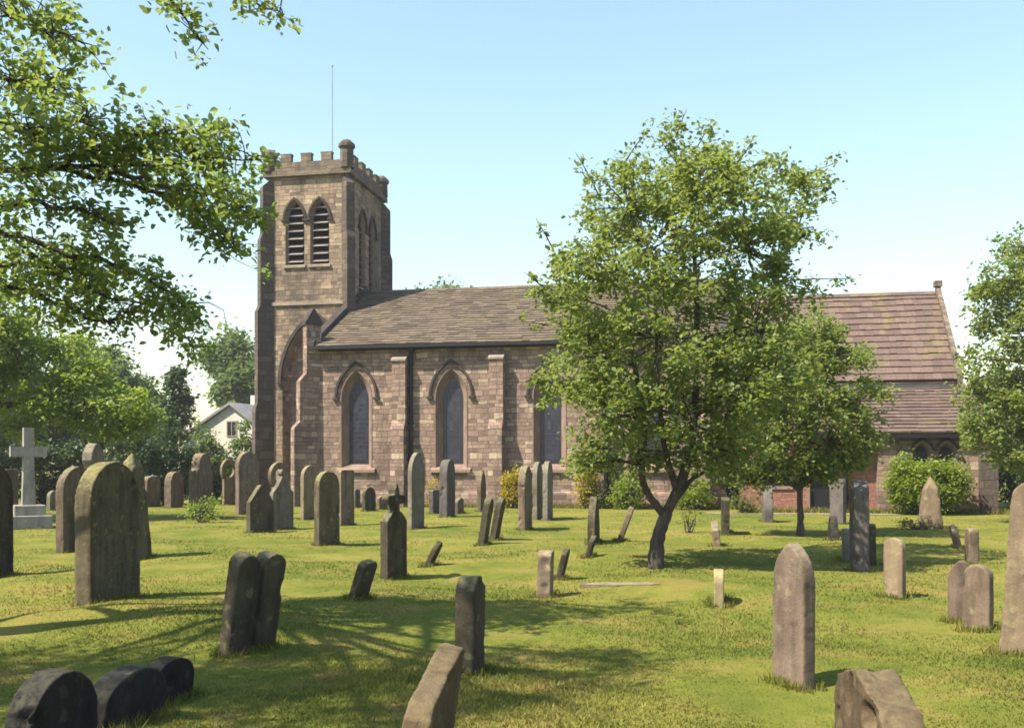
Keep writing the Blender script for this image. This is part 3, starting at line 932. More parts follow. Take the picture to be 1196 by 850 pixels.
def stone_mesh(kind, W, H, T, seed, vox=None, rough=1.0):
    """worn stone: voxel-remeshed union of prisms, then weathered"""
    bm = bmesh.new()
    for p in profiles(kind, W, H):
        t = T
        if isinstance(p, tuple): t, p = T*.5, p[1]
        if kind in ('obelisk',):
            # four-sided taper
            h = W/2
            rings = [(h, -.25), (h*.58, H-h*.9), (.01, H)]
            loops = []
            for (r_, z) in rings:
                ty = r_*T/W*1.0
                loops.append([bm.verts.new((sx*r_, sy*max(ty, .01), z)) for sx, sy in ((-1, -1), (1, -1), (1, 1), (-1, 1))])
            for a, b in zip(loops, loops[1:]):
                for i in range(4): bm.faces.new((a[i], a[(i+1) % 4], b[(i+1) % 4], b[i]))
            bm.faces.new(loops[0][::-1]); bm.faces.new(loops[-1])
            continue
        add_prism(bm, p, -t/2, t/2, lambda u, v, w_: (u, w_, v))
    bmesh.ops.recalc_face_normals(bm, faces=bm.faces)
    bmesh.ops.triangulate(bm, faces=bm.faces)
    me = bpy.data.meshes.new('tmp'); bm.to_mesh(me); bm.free()
    o = bpy.data.objects.new('tmp', me); COL.objects.link(o)
    md = o.modifiers.new('r', 'REMESH'); md.mode = 'VOXEL'; md.voxel_size = vox or max(.012, T/12)
    md2 = o.modifiers.new('s', 'SMOOTH'); md2.factor = .5; md2.iterations = 1
    dg = bpy.context.evaluated_depsgraph_get()
    out = bpy.data.meshes.new_from_object(o.evaluated_get(dg))
    bpy.data.objects.remove(o); bpy.data.meshes.remove(me)
    nv = len(out.vertices)
    co = np.empty(nv*3, np.float32); out.vertices.foreach_get('co', co); co = co.reshape(-1, 3)
    no = np.empty(nv*3, np.float32); out.vertices.foreach_get('normal', no); no = no.reshape(-1, 3)
    off = Vector((seed*3.7, seed*1.3, seed*2.1))
    d = np.empty(nv, np.float32)
    for i in range(nv):
        p = Vector(co[i]) + off
        e = mnoise.noise(p*3.0)*.005 + mnoise.noise(p*9.0)*.003 + mnoise.noise(p*24.0)*.0022
        c = mnoise.noise(p*5.5 + Vector((9, 9, 9)))
        if c > .40: e -= (c-.40)*.07          # chips
        d[i] = e*rough
    co += no*d[:, None]*min(1.5, max(.7, T/.14))
    out.vertices.foreach_set('co', co.ravel())
    out.polygons.foreach_set('use_smooth', [True]*len(out.polygons))
    out.update()
    return out


GROUP = 'weathered gravestones in the churchyard'
STONES = []


def stone(name, label, kind, mat, xl, xr, yt, yb, a=11., T=.15, tilt=0., roll=0., W=None, cat='gravestone', rough=1.0, z0=0.0):
    """size and place of a gravestone from its outline in the photograph (its base stands on the lawn)"""
    pxc = (xl+xr)/2
    if a == 11. and 255 < pxc < 500: a = 27.; T = min(T, .13)
    x, d, z = gp(pxc, yb)
    H = (yb-yt)/F*d
    P = (xr-xl)/F*d
    al = math.atan((pxc-598)/F)
    sn, cs = abs(math.sin(R(a)-al)), abs(math.cos(R(a)-al))
    lean = abs(math.sin(R(tilt)))*H
    P = max(P-lean*cs, .08)
    if W is None:
        W = (P - T*cs)/max(sn, .02)
        Wc = min(max(W, .26), 1.05)
        if abs(Wc-W) > 1e-6:
            W = Wc; T = min(max((P-W*sn)/cs, .09), .30)
    else:
        T = min(max((P-W*sn)/cs, .09), .34) if T is None else T
    d += W*.5*abs(math.cos(R(a)))*.8     # the near edge stands on the row that was read
    x = (pxc-598)/F*d - math.sin(R(tilt))*H*.5*math.cos(R(a))
    z = float(G(x, d))
    H *= d/(d - W*.4*abs(math.cos(R(a))))
    me = stone_mesh(kind, W, H/math.cos(R(tilt)), T, len(STONES)+1, rough=rough)
    me.name = name
    o = link(name, me, GM[mat])
    o.location = (x, d, z+z0); o.rotation_euler = (R(tilt), R(roll), R(90-a))
    tag(o, label, cat, GROUP)
    STONES.append((o, x, d, W, T, R(90-a)))
    return o


S = stone
# --- left part
S('gravestone', 'dark gravestone cut off by the left edge of the lawn, before the pale cross', 'round', 'dark', -46, 14, 542, 678)
S('gravestone', 'brown round-topped gravestone close behind the big olive one, just to its left', 'round', 'brown', 67, 112, 546, 645)
S('headstone_with_urn', 'grey monument with a pointed urn top rising behind the brown round-topped gravestone', 'urn', 'grey', 90, 128, 517, 612, T=.3)
S('gravestone', 'biggest round-topped olive gravestone, with a lit left edge, alone on the left lawn', 'round', 'olive', 90, 164, 541, 702, T=.20)
S('obelisk', 'tapering brown obelisk half hidden behind the right side of the biggest olive gravestone', 'obelisk', 'olive', 128, 180, 529, 655, T=.5, W=.62, cat='obelisk')
S('gravestone', 'low grey-brown gravestone peeping out right of the biggest olive gravestone', 'segment', 'brown', 163, 189, 556, 592)
S('gravestone', 'small round-topped gravestone before the hedge, next to a broad grey-brown one with shoulders', 'round', 'pink', 190, 217, 551, 593)
S('gravestone', 'broad grey-brown shouldered gravestone with leafy weeds round its foot', 'shoulder', 'pink', 217, 253, 530, 605)
S('wheel_headstone', 'ring-headed gravestone with a dark hole, before the hedge beside the tower', 'ring', 'brown', 257, 278, 536, 590, cat='gravestone')
S('gravestone', 'tall brown round-topped gravestone at the foot of the tower', 'round', 'pink', 275, 303, 528, 601)
S('gravestone', 'low olive gravestone with a gabled top, left of the ball-topped one', 'gable', 'dark', 288, 320, 567, 622)
S('wheel_headstone', 'arched ring-headed gravestone standing right behind the ball-topped one', 'ring', 'brown', 313, 338, 540, 606, cat='gravestone')
S('headstone_with_ball', 'olive-grey gravestone with a ball on its sloping top', 'ball', 'grey', 315, 343, 549, 619)
S('gravestone', 'pale-edged brown round-topped gravestone between the tower foot and the olive arched one', 'round', 'tan', 351, 374, 544, 607)
S('gravestone', 'dark olive arched gravestone with a glowing left rim, before the first church window', 'round', 'olive', 367, 397, 553, 638)
S('gravestone', 'flat-topped grey gravestone just behind the dark olive arched one', 'flat', 'brown', 394, 414, 549, 614)
S('gravestone', 'little dark flat-topped gravestone left of the small round dark one under the first window', 'flat', 'slate', 412, 421, 571, 593)
S('gravestone', 'little dark round-topped gravestone below the wall between the first window and buttress', 'round', 'dark', 423, 439, 569, 597)
S('gravestone', 'tiny low rounded gravestone right of the little dark round-topped one', 'segment', 'brown', 440, 453, 579, 595)
S('cross_topped_gravestone', 'dark gravestone crowned by a small cross, in the open lawn left of centre', 'cross_top', 'dark', 444, 476, 565, 677)
S('gravestone', 'tall slim pale gravestone with a pointed top in front of the drainpipe', 'gothic', 'grey', 476, 496, 529, 618)
S('gravestone', 'dark squat gravestone left of the tall grey round-topped one under the second window', 'flat', 'slate', 501, 515, 572, 600)
S('gravestone', 'tall grey round-topped gravestone under the second window', 'round', 'slate', 513, 532, 537, 604)
S('gravestone', 'stub of a gravestone tucked right of the tall grey one under the second window', 'broken', 'pink', 530, 542, 581, 600)
S('gravestone', 'thin brown edge-on gravestone with a pointed top before the second buttress', 'gothic', 'brown', 557, 568, 549, 597)
# the row in the middle
S('gravestone', 'left one of a leaning pair of dark gravestones before the second buttress', 'round', 'dark', 557, 578, 582, 637, T=.14, tilt=9)
S('gravestone', 'right one of a leaning pair of dark gravestones before the second buttress', 'round', 'dark', 571, 592, 582, 631, T=.13, tilt=11)
S('gravestone', 'tall brown edge-on gravestone in front of the yellow shrub', 'round', 'brown', 605, 622, 545, 619)
S('gravestone', 'left one of two tall pale edge-on gravestones below the third window', 'round', 'grey', 622, 634, 540, 607)
S('gravestone', 'right one of two tall pale edge-on gravestones below the third window', 'round', 'grey', 634, 646, 539, 608)
S('gravestone', 'dark upright edge-on gravestone with a small wedge stone at its foot', 'gothic', 'dark', 686, 701, 582, 636)
S('gravestone', 'little dark leaning wedge stone at the foot of an upright dark one', 'slant', 'dark', 683, 697, 627, 652, T=.12, tilt=15)
S('table_tomb', 'low brown slab-topped stone behind the dark edge-on gravestone, beside yellow flowers', 'segment', 'brown', 686, 711, 573, 592, a=60, T=.3)
S('gravestone', 'brown gravestone leaning right, left of the big tree trunk', 'gothic', 'brown', 720, 741, 592, 632, T=.13, tilt=20)
S('gravestone', 'short square dark gravestone on the open lawn left of the leafy tree', 'flat', 'brown', 626, 648, 643, 698, T=.20, tilt=2)
S('gravestone', 'small dark gravestone leaning right, beside the short square one', 'round', 'dark', 650, 665, 641, 677, T=.10, tilt=14)
S('gravestone', 'dark curved fragment stone leaning right, beyond the cross-crowned gravestone', 'broken', 'dark', 496, 517, 632, 661, T=.12, tilt=26)
S('gravestone', 'short dark block leaning right, left of the cross-crowned gravestone', 'flat', 'dark', 406, 443, 655, 701, T=.16, tilt=20)
S('twin_gravestone', 'dark double-arched gravestone leaning right, left foreground', 'twin', 'dark', 256, 338, 648, 764, a=40, T=.15, tilt=12)
S('gravestone', 'dark upright gravestone with chamfered top in the shade, centre foreground', 'chamfer', 'dark', 530, 568, 675, 788, a=14, T=.15, tilt=1)
# right part
S('gravestone', 'small lichen-yellow post-like gravestone alone on the sunny lawn', 'round', 'yellow', 832, 847, 667, 708, W=.34, T=.11)
S('gravestone', 'tall pinkish round-topped gravestone, the largest on the right lawn', 'gothic', 'pink', 903, 951, 638, 804, a=-26, T=.115, W=.32)
S('gravestone', 'dark narrow gravestone against the red brick wall', 'gothic', 'slate', 890, 903, 568, 610)
S('gravestone', 'small dark leaning gravestone left of the thin upright one beyond the big tree', 'slant', 'brown', 830, 842, 610, 638, T=.12, tilt=-6)
S('gravestone', 'thin dark upright gravestone beyond the big tree, before the lime-green shrub', 'flat', 'dark', 842, 852, 582, 624)
S('gravestone', 'dark slate gravestone with round top by the downpipe of the brick wall', 'round', 'slate', 969, 988, 556, 612, a=-30, T=.14)
S('gravestone', 'small black pointed gravestone at the foot of the dark slate one', 'gothic', 'black', 966, 980, 603, 631)
S('gravestone', 'tall dark grey round-topped gravestone in the tree shade, right of the small tree', 'round', 'slate', 991, 1016, 562, 667, T=.22, W=.62)
S('gravestone', 'low grey gravestone pressed against the left side of the tall dark grey one', 'flat', 'grey', 983, 993, 618, 655)
S('gravestone', 'low mossy gravestone behind the right side of the tall dark grey one', 'segment', 'dark', 1010, 1023, 612, 660)
S('gravestone', 'short pink-tan gravestone with a rounded top, right of the tree shade', 'round', 'tan', 1033, 1057, 629, 699, a=-34, T=.14)
S('obelisk', 'pale tapering obelisk in front of the big green shrub', 'obelisk', 'tan', 1072, 1101, 556, 617, T=.6, W=.75, cat='obelisk')
S('gravestone', 'small square-topped gravestone in the right distance, in front of the pale obelisk', 'flat', 'brown', 1127, 1143, 617, 658)
S('gravestone', 'small leaning gravestone left of the square-topped one, right distance', 'slant', 'pink', 1108, 1124, 614, 641, T=.12, tilt=-14)
S('gravestone', 'pink-brown pointed gravestone, front one of a close pair near the right edge', 'gothic', 'pink', 1107, 1140, 655, 728, a=-36, T=.10)
S('gravestone', 'round-topped gravestone with dark right side, behind the pink-brown pointed one', 'round', 'brown', 1130, 1155, 661, 738, a=-36, T=.14)
S('gravestone', 'big tan round-topped gravestone cut off by the right edge of the lawn', 'taper', 'tan', 1168, 1252, 566, 768, a=-50, T=.22)
# hugging the left hedge
S('gravestone', 'little grey gravestone in the shade right of the pale cross', 'round', 'grey', 55, 69, 573, 596)
S('gravestone', 'tall round-topped gravestone in the shade by the left hedge, beyond the obelisk', 'round', 'brown', 134, 158, 530, 588)
S('gravestone', 'grey upright gravestone in the hedge shadow, just left of the pale cross', 'flat', 'brown', 3, 21, 548, 600)


def near_stone(name, label, kind, mat, x, y, W, H, T, a, tilt=0, roll=0, rough=1.3, cat='gravestone'):
    H -= float(G(x, y))      # H is the height of its top above datum
    me = stone_mesh(kind, W, H/math.cos(R(tilt)), T, len(STONES)+1, vox=.0105, rough=rough); me.name = name
    o = link(name, me, GM[mat]); o.location = (x, y, float(G(x, y))); o.rotation_euler = (R(tilt), R(roll), R(90-a))
    tag(o, label, cat, GROUP); STONES.append((o, x, y, W, T, R(90-a)))
    return o


near_stone('gravestone', 'nearest central gravestone, a thick slab leaning right with a lit sloping top', 'slant', 'rust', -.42, 4.62, .78, .665, .118, 6, 9, rough=1.3)
near_stone('gravestone', 'broken brown gravestone block at the bottom right corner of the lawn', 'broken', 'rust', 1.66, 4.72, .82, .575, .19, 4, 3, 0, 2.0)
near_stone('gravestone', 'black round-topped gravestone at the far right of the bottom-left row', 'round', 'black', -2.28, 6.75, .50, .28, .13, 12, 4)
near_stone('gravestone', 'black round-topped gravestone in the middle of the bottom-left row', 'round', 'black', -2.24, 5.95, .62, .365, .14, 12, 6)
near_stone('gravestone', 'largest black gravestone with a rounded head, nearest in the bottom-left row', 'shoulder', 'black', -2.34, 5.22, .74, .49, .15, 12, 3)

# cross on steps
cx_, cd_, cz_ = gp(33, 618)
cd_ += .5
cross = empty('stone_cross', ((33-598)/F*cd_, cd_, float(G(cx_, cd_))), R(90-55))
tag(cross, 'pale stone cross on a stepped base before the dark trees', 'grave cross', GROUP)
def cross_part(name, boxes, seed, vox=.03):
    bm = bmesh.new()
    for b in boxes: add_box(bm, *b)
    bmesh.ops.bevel(bm, geom=bm.edges[:], offset=.018, segments=1, affect='EDGES')
    return from_bm(name, bm, GM['cross'], cross)
k = cd_/F
cross_part('lower_step', [(-.52, .52, -.42, .42, -.2, 15*k)], 1)
cross_part('upper_step', [(-.38, .38, -.30, .30, 15*k+.002, 27*k)], 2)
bm = bmesh.new()
zb, zt, za_ = 27*k+.004, (618-501)*k, (618-529)*k
pr = [(-.16, zb), (.16, zb), (.125, za_-.13), (.44, za_-.13), (.44, za_+.13), (.125, za_+.13), (.125, zt), (-.125, zt), (-.125, za_+.13), (-.44, za_+.13), (-.44, za_-.13), (-.125, za_-.13)]
add_prism(bm, pr, -.11, .11, lambda u, v, w_: (u, w_, v))
from_bm('cross_shaft', bm, GM['cross'], cross, bevel=.012)
STONES.append((cross, cross.location.x, cross.location.y, 1.0, .8, 0))

# flat grave slab on the lawn
fx, fd, fz = gp(726, 682)
rs = random.Random(4)
op = [(.52*math.cos(q*math.pi/11)*rs.uniform(.82, 1.1), .15*math.sin(q*math.pi/11)*rs.uniform(.7, 1.15)) for q in range(22)]
bm = bmesh.new(); add_prism(bm, op, -.1, .010, lambda u, v, w_: (u, v, w_))
sb = from_bm('grave_slab', bm, GM['brown'], bevel=.006); sb.location = (fx, fd, float(G(fx, fd))); sb.rotation_euler = (R(1), R(-1), R(-7))
tag(sb, 'flat brown grave slab lying sunk in the lawn left of the tree trunk', 'grave slab')

# ------------------------------------------------------------------ foliage
def leaves_np(centers, radii, counts, size, r, flat=.75, droop=.25):
    c = np.repeat(centers, counts, 0); rad = np.repeat(radii, counts)
    n = len(c)
    off = r.normal(0, .5, (n, 3)); off[:, 2] *= flat
    p = c + off*rad[:, None]
    nrm = r.normal(0, .55, (n, 3)); nrm[:, 2] += .85
    nrm /= np.linalg.norm(nrm, axis=1)[:, None]
    ax = off + r.normal(0, .5, (n, 3)); ax[:, 2] -= droop
    ax -= nrm*np.sum(ax*nrm, 1)[:, None]; ax /= np.linalg.norm(ax, axis=1)[:, None] + 1e-9
    sd_ = np.cross(nrm, ax)
    s = size*r.uniform(.6, 1.3, n)[:, None]
    a0 = p - ax*s*.5; tip = p + ax*s*.5 - nrm*s*.12
    w1 = r.uniform(.24, .36, n)[:, None]; w2 = r.uniform(.20, .32, n)[:, None]
    l1 = p + sd_*s*w1 + nrm*s*.09 - ax*s*.20; r1 = p - sd_*s*w1 + nrm*s*.09 - ax*s*.20
    l2 = p + sd_*s*w2 + nrm*s*.07 + ax*s*.16; r2 = p - sd_*s*w2 + nrm*s*.07 + ax*s*.16
    v = np.stack([a0, l1, l2, tip, r2, r1], 1).reshape(-1, 3)
    i = np.arange(n)[:, None]*6
    f = np.concatenate([i+np.array([[0, 3, 2, 1]]), i+np.array([[0, 5, 4, 3]])], 1).reshape(-1, 4)
    return v, f


def bend(p, q, r, k=.12, n=5, up=.0):
    p, q = np.array(p, float), np.array(q, float); L = np.linalg.norm(q-p)
    t = np.linspace(0, 1, n)[:, None]
    m = r.normal(0, k*L, 3); m[2] = abs(m[2])*.6 + up*L
    return p + (q-p)*t + np.sin(np.pi*t)*m*.6


def tree(name, label, cat, base, trunk, lobes, size, per, clr, mat, seed, group=None, wisps=(), twig_r=.010, limb_r=.06, fork=None):
    """trunk: [(points, radii)], lobes: [(x, y, z, rx, rz, clusters)] in metres"""
    r = np.random.default_rng(seed)
    root = empty(name, base); tag(root, label, cat, group)
    b = np.array(base, float)
    wood = Acc(); anchors = []
    for pts, rad in trunk:
        pts = np.array(pts, float)
        # smooth resample with a little crookedness
        n = max(6, len(pts)*4); t0 = np.linspace(0, 1, len(pts)); t1 = np.linspace(0, 1, n)
        q = np.stack([np.interp(t1, t0, pts[:, k_]) for k_ in range(3)], 1)
        for _ in range(2): q[1:-1] = (q[:-2]+2*q[1:-1]+q[2:])/4
        rr = np.interp(t1, t0, rad)
        q[1:-1] += r.normal(0, .07, (n-2, 3))*rr[1:-1, None]
        wood.add(tube_np(q-b, rr*(1+r.normal(0, .05, n)), 9))
        anchors += [(q[i], rr[i]) for i in range(n//3, n)]
    ap = np.array([a_[0] for a_ in anchors]); ar = np.array([a_[1] for a_ in anchors])
    C = []; Rd = []; Ct = []
    for (x, y, z, rx, rz, ncl) in lobes:
        c0 = np.array([x, y, z])
        d_ = np.linalg.norm(ap-c0, axis=1) + np.where(ap[:, 2] > z, 3.0, 0)
        j = int(np.argmin(d_)); L = d_[j]
        if L > .15:
            pth = bend(ap[j], c0, r, .10, 7, .05); r0 = min(ar[j]*.6, limb_r)
            wood.add(tube_np(pth-b, np.linspace(r0, max(r0*.35, twig_r*1.5), 7), 6))
        u = r.normal(0, 1, (ncl, 3)); u /= np.linalg.norm(u, axis=1)[:, None]
        rad = r.uniform(.15, 1, ncl)**.5
        cl = c0 + u*rad[:, None]*np.array([rx, rx, rz])
        for q in cl:
            mid = c0 + (q-c0)*.25
            wood.add(tube_np(bend(mid, q, r, .12, 4)-b, np.linspace(twig_r*1.3, twig_r*.4, 4), 4))
        C.append(cl); Rd.append(r.uniform(.6, 1.25, ncl)*clr); Ct.append(np.maximum(3, r.normal(per, per*.3, ncl)).astype(int))
    for (p0, p1, nn, rr_) in wisps:
        p0, p1 = np.array(p0), np.array(p1); pth = bend(p0, p1, r, .08, 5)
        wood.add(tube_np(pth-b, np.linspace(twig_r*1.5, twig_r*.4, 5), 4))
        t_ = r.uniform(.25, 1.05, nn)[:, None]
        C.append(p0+(p1-p0)*t_ + r.normal(0, rr_*.4, (nn, 3))); Rd.append(np.full(nn, rr_)); Ct.append(np.full(nn, max(4, per//7)))
    C = np.concatenate(C); Rd = np.concatenate(Rd); Ct = np.concatenate(Ct)
    wood.build('trunk', M['bark'], root, True)
    v, f = leaves_np(C-b, Rd, Ct, size, r)
    from_np('crown', v, f, LM[mat], root)
    return root


def plobe(px, py, rpx, d, dj, dens, r, squash=.85):
    """lobe of a crown from the photograph, at its own depth"""
    dd = d + dj; p = at(px, py, dd); rr = rpx/F*dd
    return (p.x, p.y, p.z, rr, rr*squash, int(dens))


rt = np.random.default_rng(11)
# --- the leafy tree right of centre
D = 16.2
bx, bd, bz = gp(764, 661)
tb = (bx, bd, bz)
def P(px, py, dj=0): 
    q = at(px, py, D+dj); return (q.x, q.y, q.z)
base_ = (bx, bd, bz-.15)
lob = []
for (px, py, rp) in [(800, 205, 66), (735, 235, 62), (865, 225, 58), (690, 310, 62), (775, 290, 85), (865, 295, 60), (935, 225, 34), (925, 275, 30),
                     (690, 405, 66), (780, 390, 90), (870, 385, 75), (720, 480, 55), (800, 480, 70), (865, 470, 65), (665, 350, 36),
                     (665, 450, 34), (830, 530, 38), (905, 440, 50), (745, 525, 30), (700, 530, 22), (860, 530, 40)]:
    for s_ in (-1, 1):
        k_ = .35 + .65*rt.random()
        dj = s_*k_*1.5*min(1, rp/60)
        lob.append(plobe(px+rt.normal(0, 8), py+rt.normal(0, 8), rp, D, dj, max(5, rp*rp/240), rt))
wis = [(P(700, 230), P(672, 178), 4, .12), (P(650, 300), P(626, 255), 3, .09), (P(640, 340), P(612, 318), 3, .09), (P(790, 160), P(802, 128), 4, .11),
       (P(920, 220), P(978, 190), 6, .14), (P(925, 250), P(975, 225), 5, .13), (P(900, 330), P(1000, 326), 8, .12), (P(900, 330), P(960, 345), 5, .14), (P(900, 270), P(965, 285), 6, .14),
       (P(860, 190), P(880, 160), 4, .12), (P(730, 190), P(760, 150), 4, .12), (P(640, 380), P(612, 375), 3, .1), (P(650, 450), P(632, 470), 3, .1)]
tree('tree', 'leafy green tree with a forked trunk leaning right, centre-right of the lawn', 'tree', (bx, bd, bz),
     [([base_, P(768, 630), P(778, 598)], [.150, .108, .098]),
      ([P(776, 604), P(795, 565), P(806, 530), P(812, 480, .2), P(815, 400, .2), P(812, 300), P(805, 210)], [.088, .08, .072, .06, .05, .035, .015]),
      ([P(777, 603), P(758, 580, -.1), P(748, 555, -.2), P(755, 500, -.3), P(740, 420, -.3), P(715, 330, -.3)], [.065, .058, .05, .042, .035, .015]),
      ([P(803, 540), P(842, 500, .3), P(880, 430, .4), P(905, 330, .4)], [.06, .05, .04, .015]),
      ([P(790, 572), P(775, 520, -.2), P(768, 450, -.2), P(765, 350, -.1)], [.055, .042, .035, .015])],
     lob, .086, 76, .26, 'mid', 21, wisps=wis, limb_r=.045)

# --- small tree behind it
D = 24.0
bx, bd, bz = gp(935, 626)
D = bd
lob = []
for (px, py, rp) in [(930, 410, 50), (975, 415, 42), (905, 455, 50), (960, 470, 52), (1000, 470, 36), (885, 520, 36), (930, 525, 40), (985, 515, 32), (1012, 510, 20), (900, 395, 36), (950, 385, 30), (875, 560, 18), (945, 550, 20), (1000, 535, 20), (905, 550, 18), (968, 545, 20), (860, 500, 30)]:
    for s_ in (-1, 1):
        lob.append(plobe(px, py, rp, D, s_*(.3+.7*rt.random())*rp/50, max(5, rp*rp/130), rt))
tree('tree', 'smaller round-crowned green tree on a slim trunk before the brick wall', 'tree', (bx, bd, bz),
     [([(bx, bd, bz-.15), P(935, 600), P(934, 570)], [.095, .075, .062]),
      ([P(934, 572), P(942, 530), P(950, 480), P(955, 420)], [.07, .055, .04, .015]),
      ([P(934, 574), P(912, 545), P(895, 515), P(890, 460)], [.06, .05, .04, .015]),
      ([P(940, 540), P(970, 505), P(985, 470)], [.045, .035, .015])],
     lob, .10, 90, .29, 'mid', 22, limb_r=.035)

# --- tree at the right edge
D = 30.0
bx, bd, bz = gp(1212, 611)
lob = []
for (px, py, rp) in [(1180, 320, 36), (1158, 350, 26), (1200, 390, 50), (1143, 420, 24), (1168, 465, 42), (1215, 480, 50), (1150, 505, 28), (1190, 530, 34), (1235, 350, 60), (1190, 285, 24),
                     (1260, 430, 70), (1250, 520, 50), (1300, 380, 60), (1310, 480, 60), (1250, 290, 40), (1150, 380, 16), (1138, 460, 22), (1145, 340, 18), (1130, 500, 18)]:
    for s_ in (-1, 1):
        lob.append(plobe(px, py, rp, D, s_*(.3+.7*rt.random())*rp/45*1.2, max(5, rp*rp/75), rt))
tree('tree', 'loose leafy tree at the right edge, reaching over the vestry', 'tree', (bx, bd, bz),
     [([(bx, bd, bz-.15), P(1212, 540), P(1218, 450), P(1225, 360)], [.2, .16, .12, .05])], lob, .125, 42, .36, 'mid', 23, limb_r=.05)

# --- tall tree on the left whose limbs hang into the picture
fr = np.random.default_rng(5)
TB = (-7.6, 8.4, float(G(-7.6, 8.4)))
limbs = [
    # (points px, py, depth), leaf band half height px, clusters
    ([(-330, -60, 9), (-150, -150, 9), (60, -120, 9), (170, -40, 9), (215, 15, 9), (243, 58, 9)], 9, 16, .45),
    ([(-150, -150, 9), (120, -90, 9.2), (230, -40, 9.2), (290, -5, 9.2), (330, 16, 9.2)], 9, 16, .5),
    ([(-330, 0, 9), (-120, -20, 8.8), (0, 10, 8.6), (50, 30, 8.5), (85, 45, 8.5)], 34, 46, .3),
    ([(-330, 60, 9), (-120, 60, 9.2), (0, 90, 9.4), (45, 105, 9.4), (75, 80, 9.4)], 30, 46, .3),
    ([(-330, 150, 9), (-60, 200, 9.2), (60, 196, 9.4), (160, 195, 9.5), (240, 185, 9.5), (302, 185, 9.5)], 24, 92, .30),
    ([(60, 196, 9.4), (130, 165, 9.1), (200, 150, 9), (262, 150, 9)], 17, 42, .1),
    ([(60, 196, 9.4), (150, 215, 9.8), (220, 240, 9.9), (262, 272, 9.9), (275, 292, 9.9)], 15, 44, .2),
    ([(100, 195, 9.4), (190, 215, 9.0), (270, 232, 9), (288, 250, 9)], 12, 28, .3),
    ([(-200, 130, 8.6), (-20, 150, 8.5), (50, 150, 8.5), (110, 140, 8.5)], 24, 40, .3),
    ([(-330, 220, 9.5), (-40, 260, 9.8), (60, 290, 10), (140, 310, 10), (200, 340, 10), (242, 384, 10)], 17, 62, .25),
    ([(0, 270, 9.8), (80, 330, 10.3), (140, 345, 10.3), (200, 365, 10.3), (225, 405, 10.3)], 15, 48, .15),
    ([(-200, 240, 9.3), (-20, 240, 9.2), (40, 235, 9.2), (100, 250, 9.2), (140, 262, 9.2)], 22, 34, .3),
    ([(-330, 300, 9.8), (-40, 320, 10), (40, 345, 10), (90, 365, 10), (130, 378, 10)], 24, 52, .25),
    ([(-200, 300, 10.4), (-20, 310, 10.4), (60, 310, 10.4), (130, 330, 10.4)], 20, 40, .2),
]
r_ = fr
root = empty('tree', TB)
tag(root, 'tall overhanging tree at the left whose leafy branches hang across the sky', 'tree')
tbv = np.array(TB); wood = Acc(); C = []; Rd = []; Ct = []
tr_pts = np.array([[-7.6, 8.4, -.2], [-7.55, 8.4, 1.5], [-7.4, 8.3, 3], [-7.2, 8.2, 5], [-7.2, 7.6, 7], [-7.3, 7.0, 9.5]])
wood.add(tube_np(tr_pts-tbv, [.42, .34, .29, .24, .17, .06], 12))
for pts, band, ncl, start in limbs:
    q = np.array([list(at(*p)) for p in pts])
    n = 16; t0 = np.linspace(0, 1, len(q)); t1 = np.linspace(0, 1, n)
    s_ = np.stack([np.interp(t1, t0, q[:, k_]) for k_ in range(3)], 1)
    for _ in range(2): s_[1:-1] = (s_[:-2]+2*s_[1:-1]+s_[2:])/4
    s_[1:-1] += r_.normal(0, .02, (n-2, 3))
    if pts[0][0] <= -300:
        # join to the trunk
        j = int(np.argmin(np.linalg.norm(tr_pts - s_[0], axis=1))); wood.add(tube_np(bend(tr_pts[j], s_[0], r_, .05, 5)-tbv, np.linspace(.11, .055, 5), 7))
    wood.add(tube_np(s_-tbv, np.linspace(.042 if pts[0][0] < -100 else .022, .004, n), 6))
    ncl = int(ncl*1.5); u = r_.uniform(start, 1, ncl); dmean = np.mean([p[2] for p in pts])
    base_p = np.stack([np.interp(u, t1, s_[:, k_]) for k_ in range(3)], 1)
    b_ = band/F*dmean
    off = r_.normal(0, 1, (ncl, 3))*np.array([.10, .35, b_*.62])
    cl = base_p + off
    for p0, p1 in zip(base_p, cl):
        wood.add(tube_np(bend(p0, p1, r_, .15, 4)-tbv, [.007, .006, .004, .002], 4))
    C.append(cl); Rd.append(r_.uniform(.10, .19, ncl)); Ct.append(r_.integers(11, 20, ncl))
# the rest of the crown, above and left of the view
for (x, y, z, rr, ncl) in [(-7.4, 5.5, 6.6, 1.25, 42), (-5.9, 5.0, 6.7, 1.1, 40), (-4.5, 5.75, 6.6, .9, 30), (-3.65, 5.85, 6.6, .62, 15), (-7.0, 4.0, 6.9, 1.2, 38), (-8.6, 4.6, 6.6, 1.3, 34),
                            (-5.5, 3.6, 6.8, .75, 16), (-4.35, 3.9, 6.5, .42, 9), (-3.7, 4.7, 6.4, .25, 4), (-9.6, 4.4, 8, 1.5, 40), (-8.0, 4.0, 8.6, 1.3, 34), (-6.6, 3.2, 8.4, 1.1, 22)]:
    c0 = np.array([x, y, z])
    j = int(np.argmin(np.linalg.norm(tr_pts - c0, axis=1)))
    wood.add(tube_np(bend(tr_pts[j], c0, r_, .06, 7)-tbv, np.linspace(.08, .02, 7), 6))
    u = r_.normal(0, 1, (ncl, 3)); u /= np.linalg.norm(u, axis=1)[:, None]
    cl = c0 + u*(r_.uniform(.1, 1, ncl)**.45)[:, None]*rr*np.array([1, 1, .6])
    for q in cl: wood.add(tube_np(bend(c0, q, r_, .12, 4)-tbv, [.012, .01, .006, .003], 4))
    C.append(cl); Rd.append(r_.uniform(.22, .36, ncl)); Ct.append(r_.integers(44, 76, ncl))
C = np.concatenate(C); Rd = np.concatenate(Rd); Ct = np.concatenate(Ct)
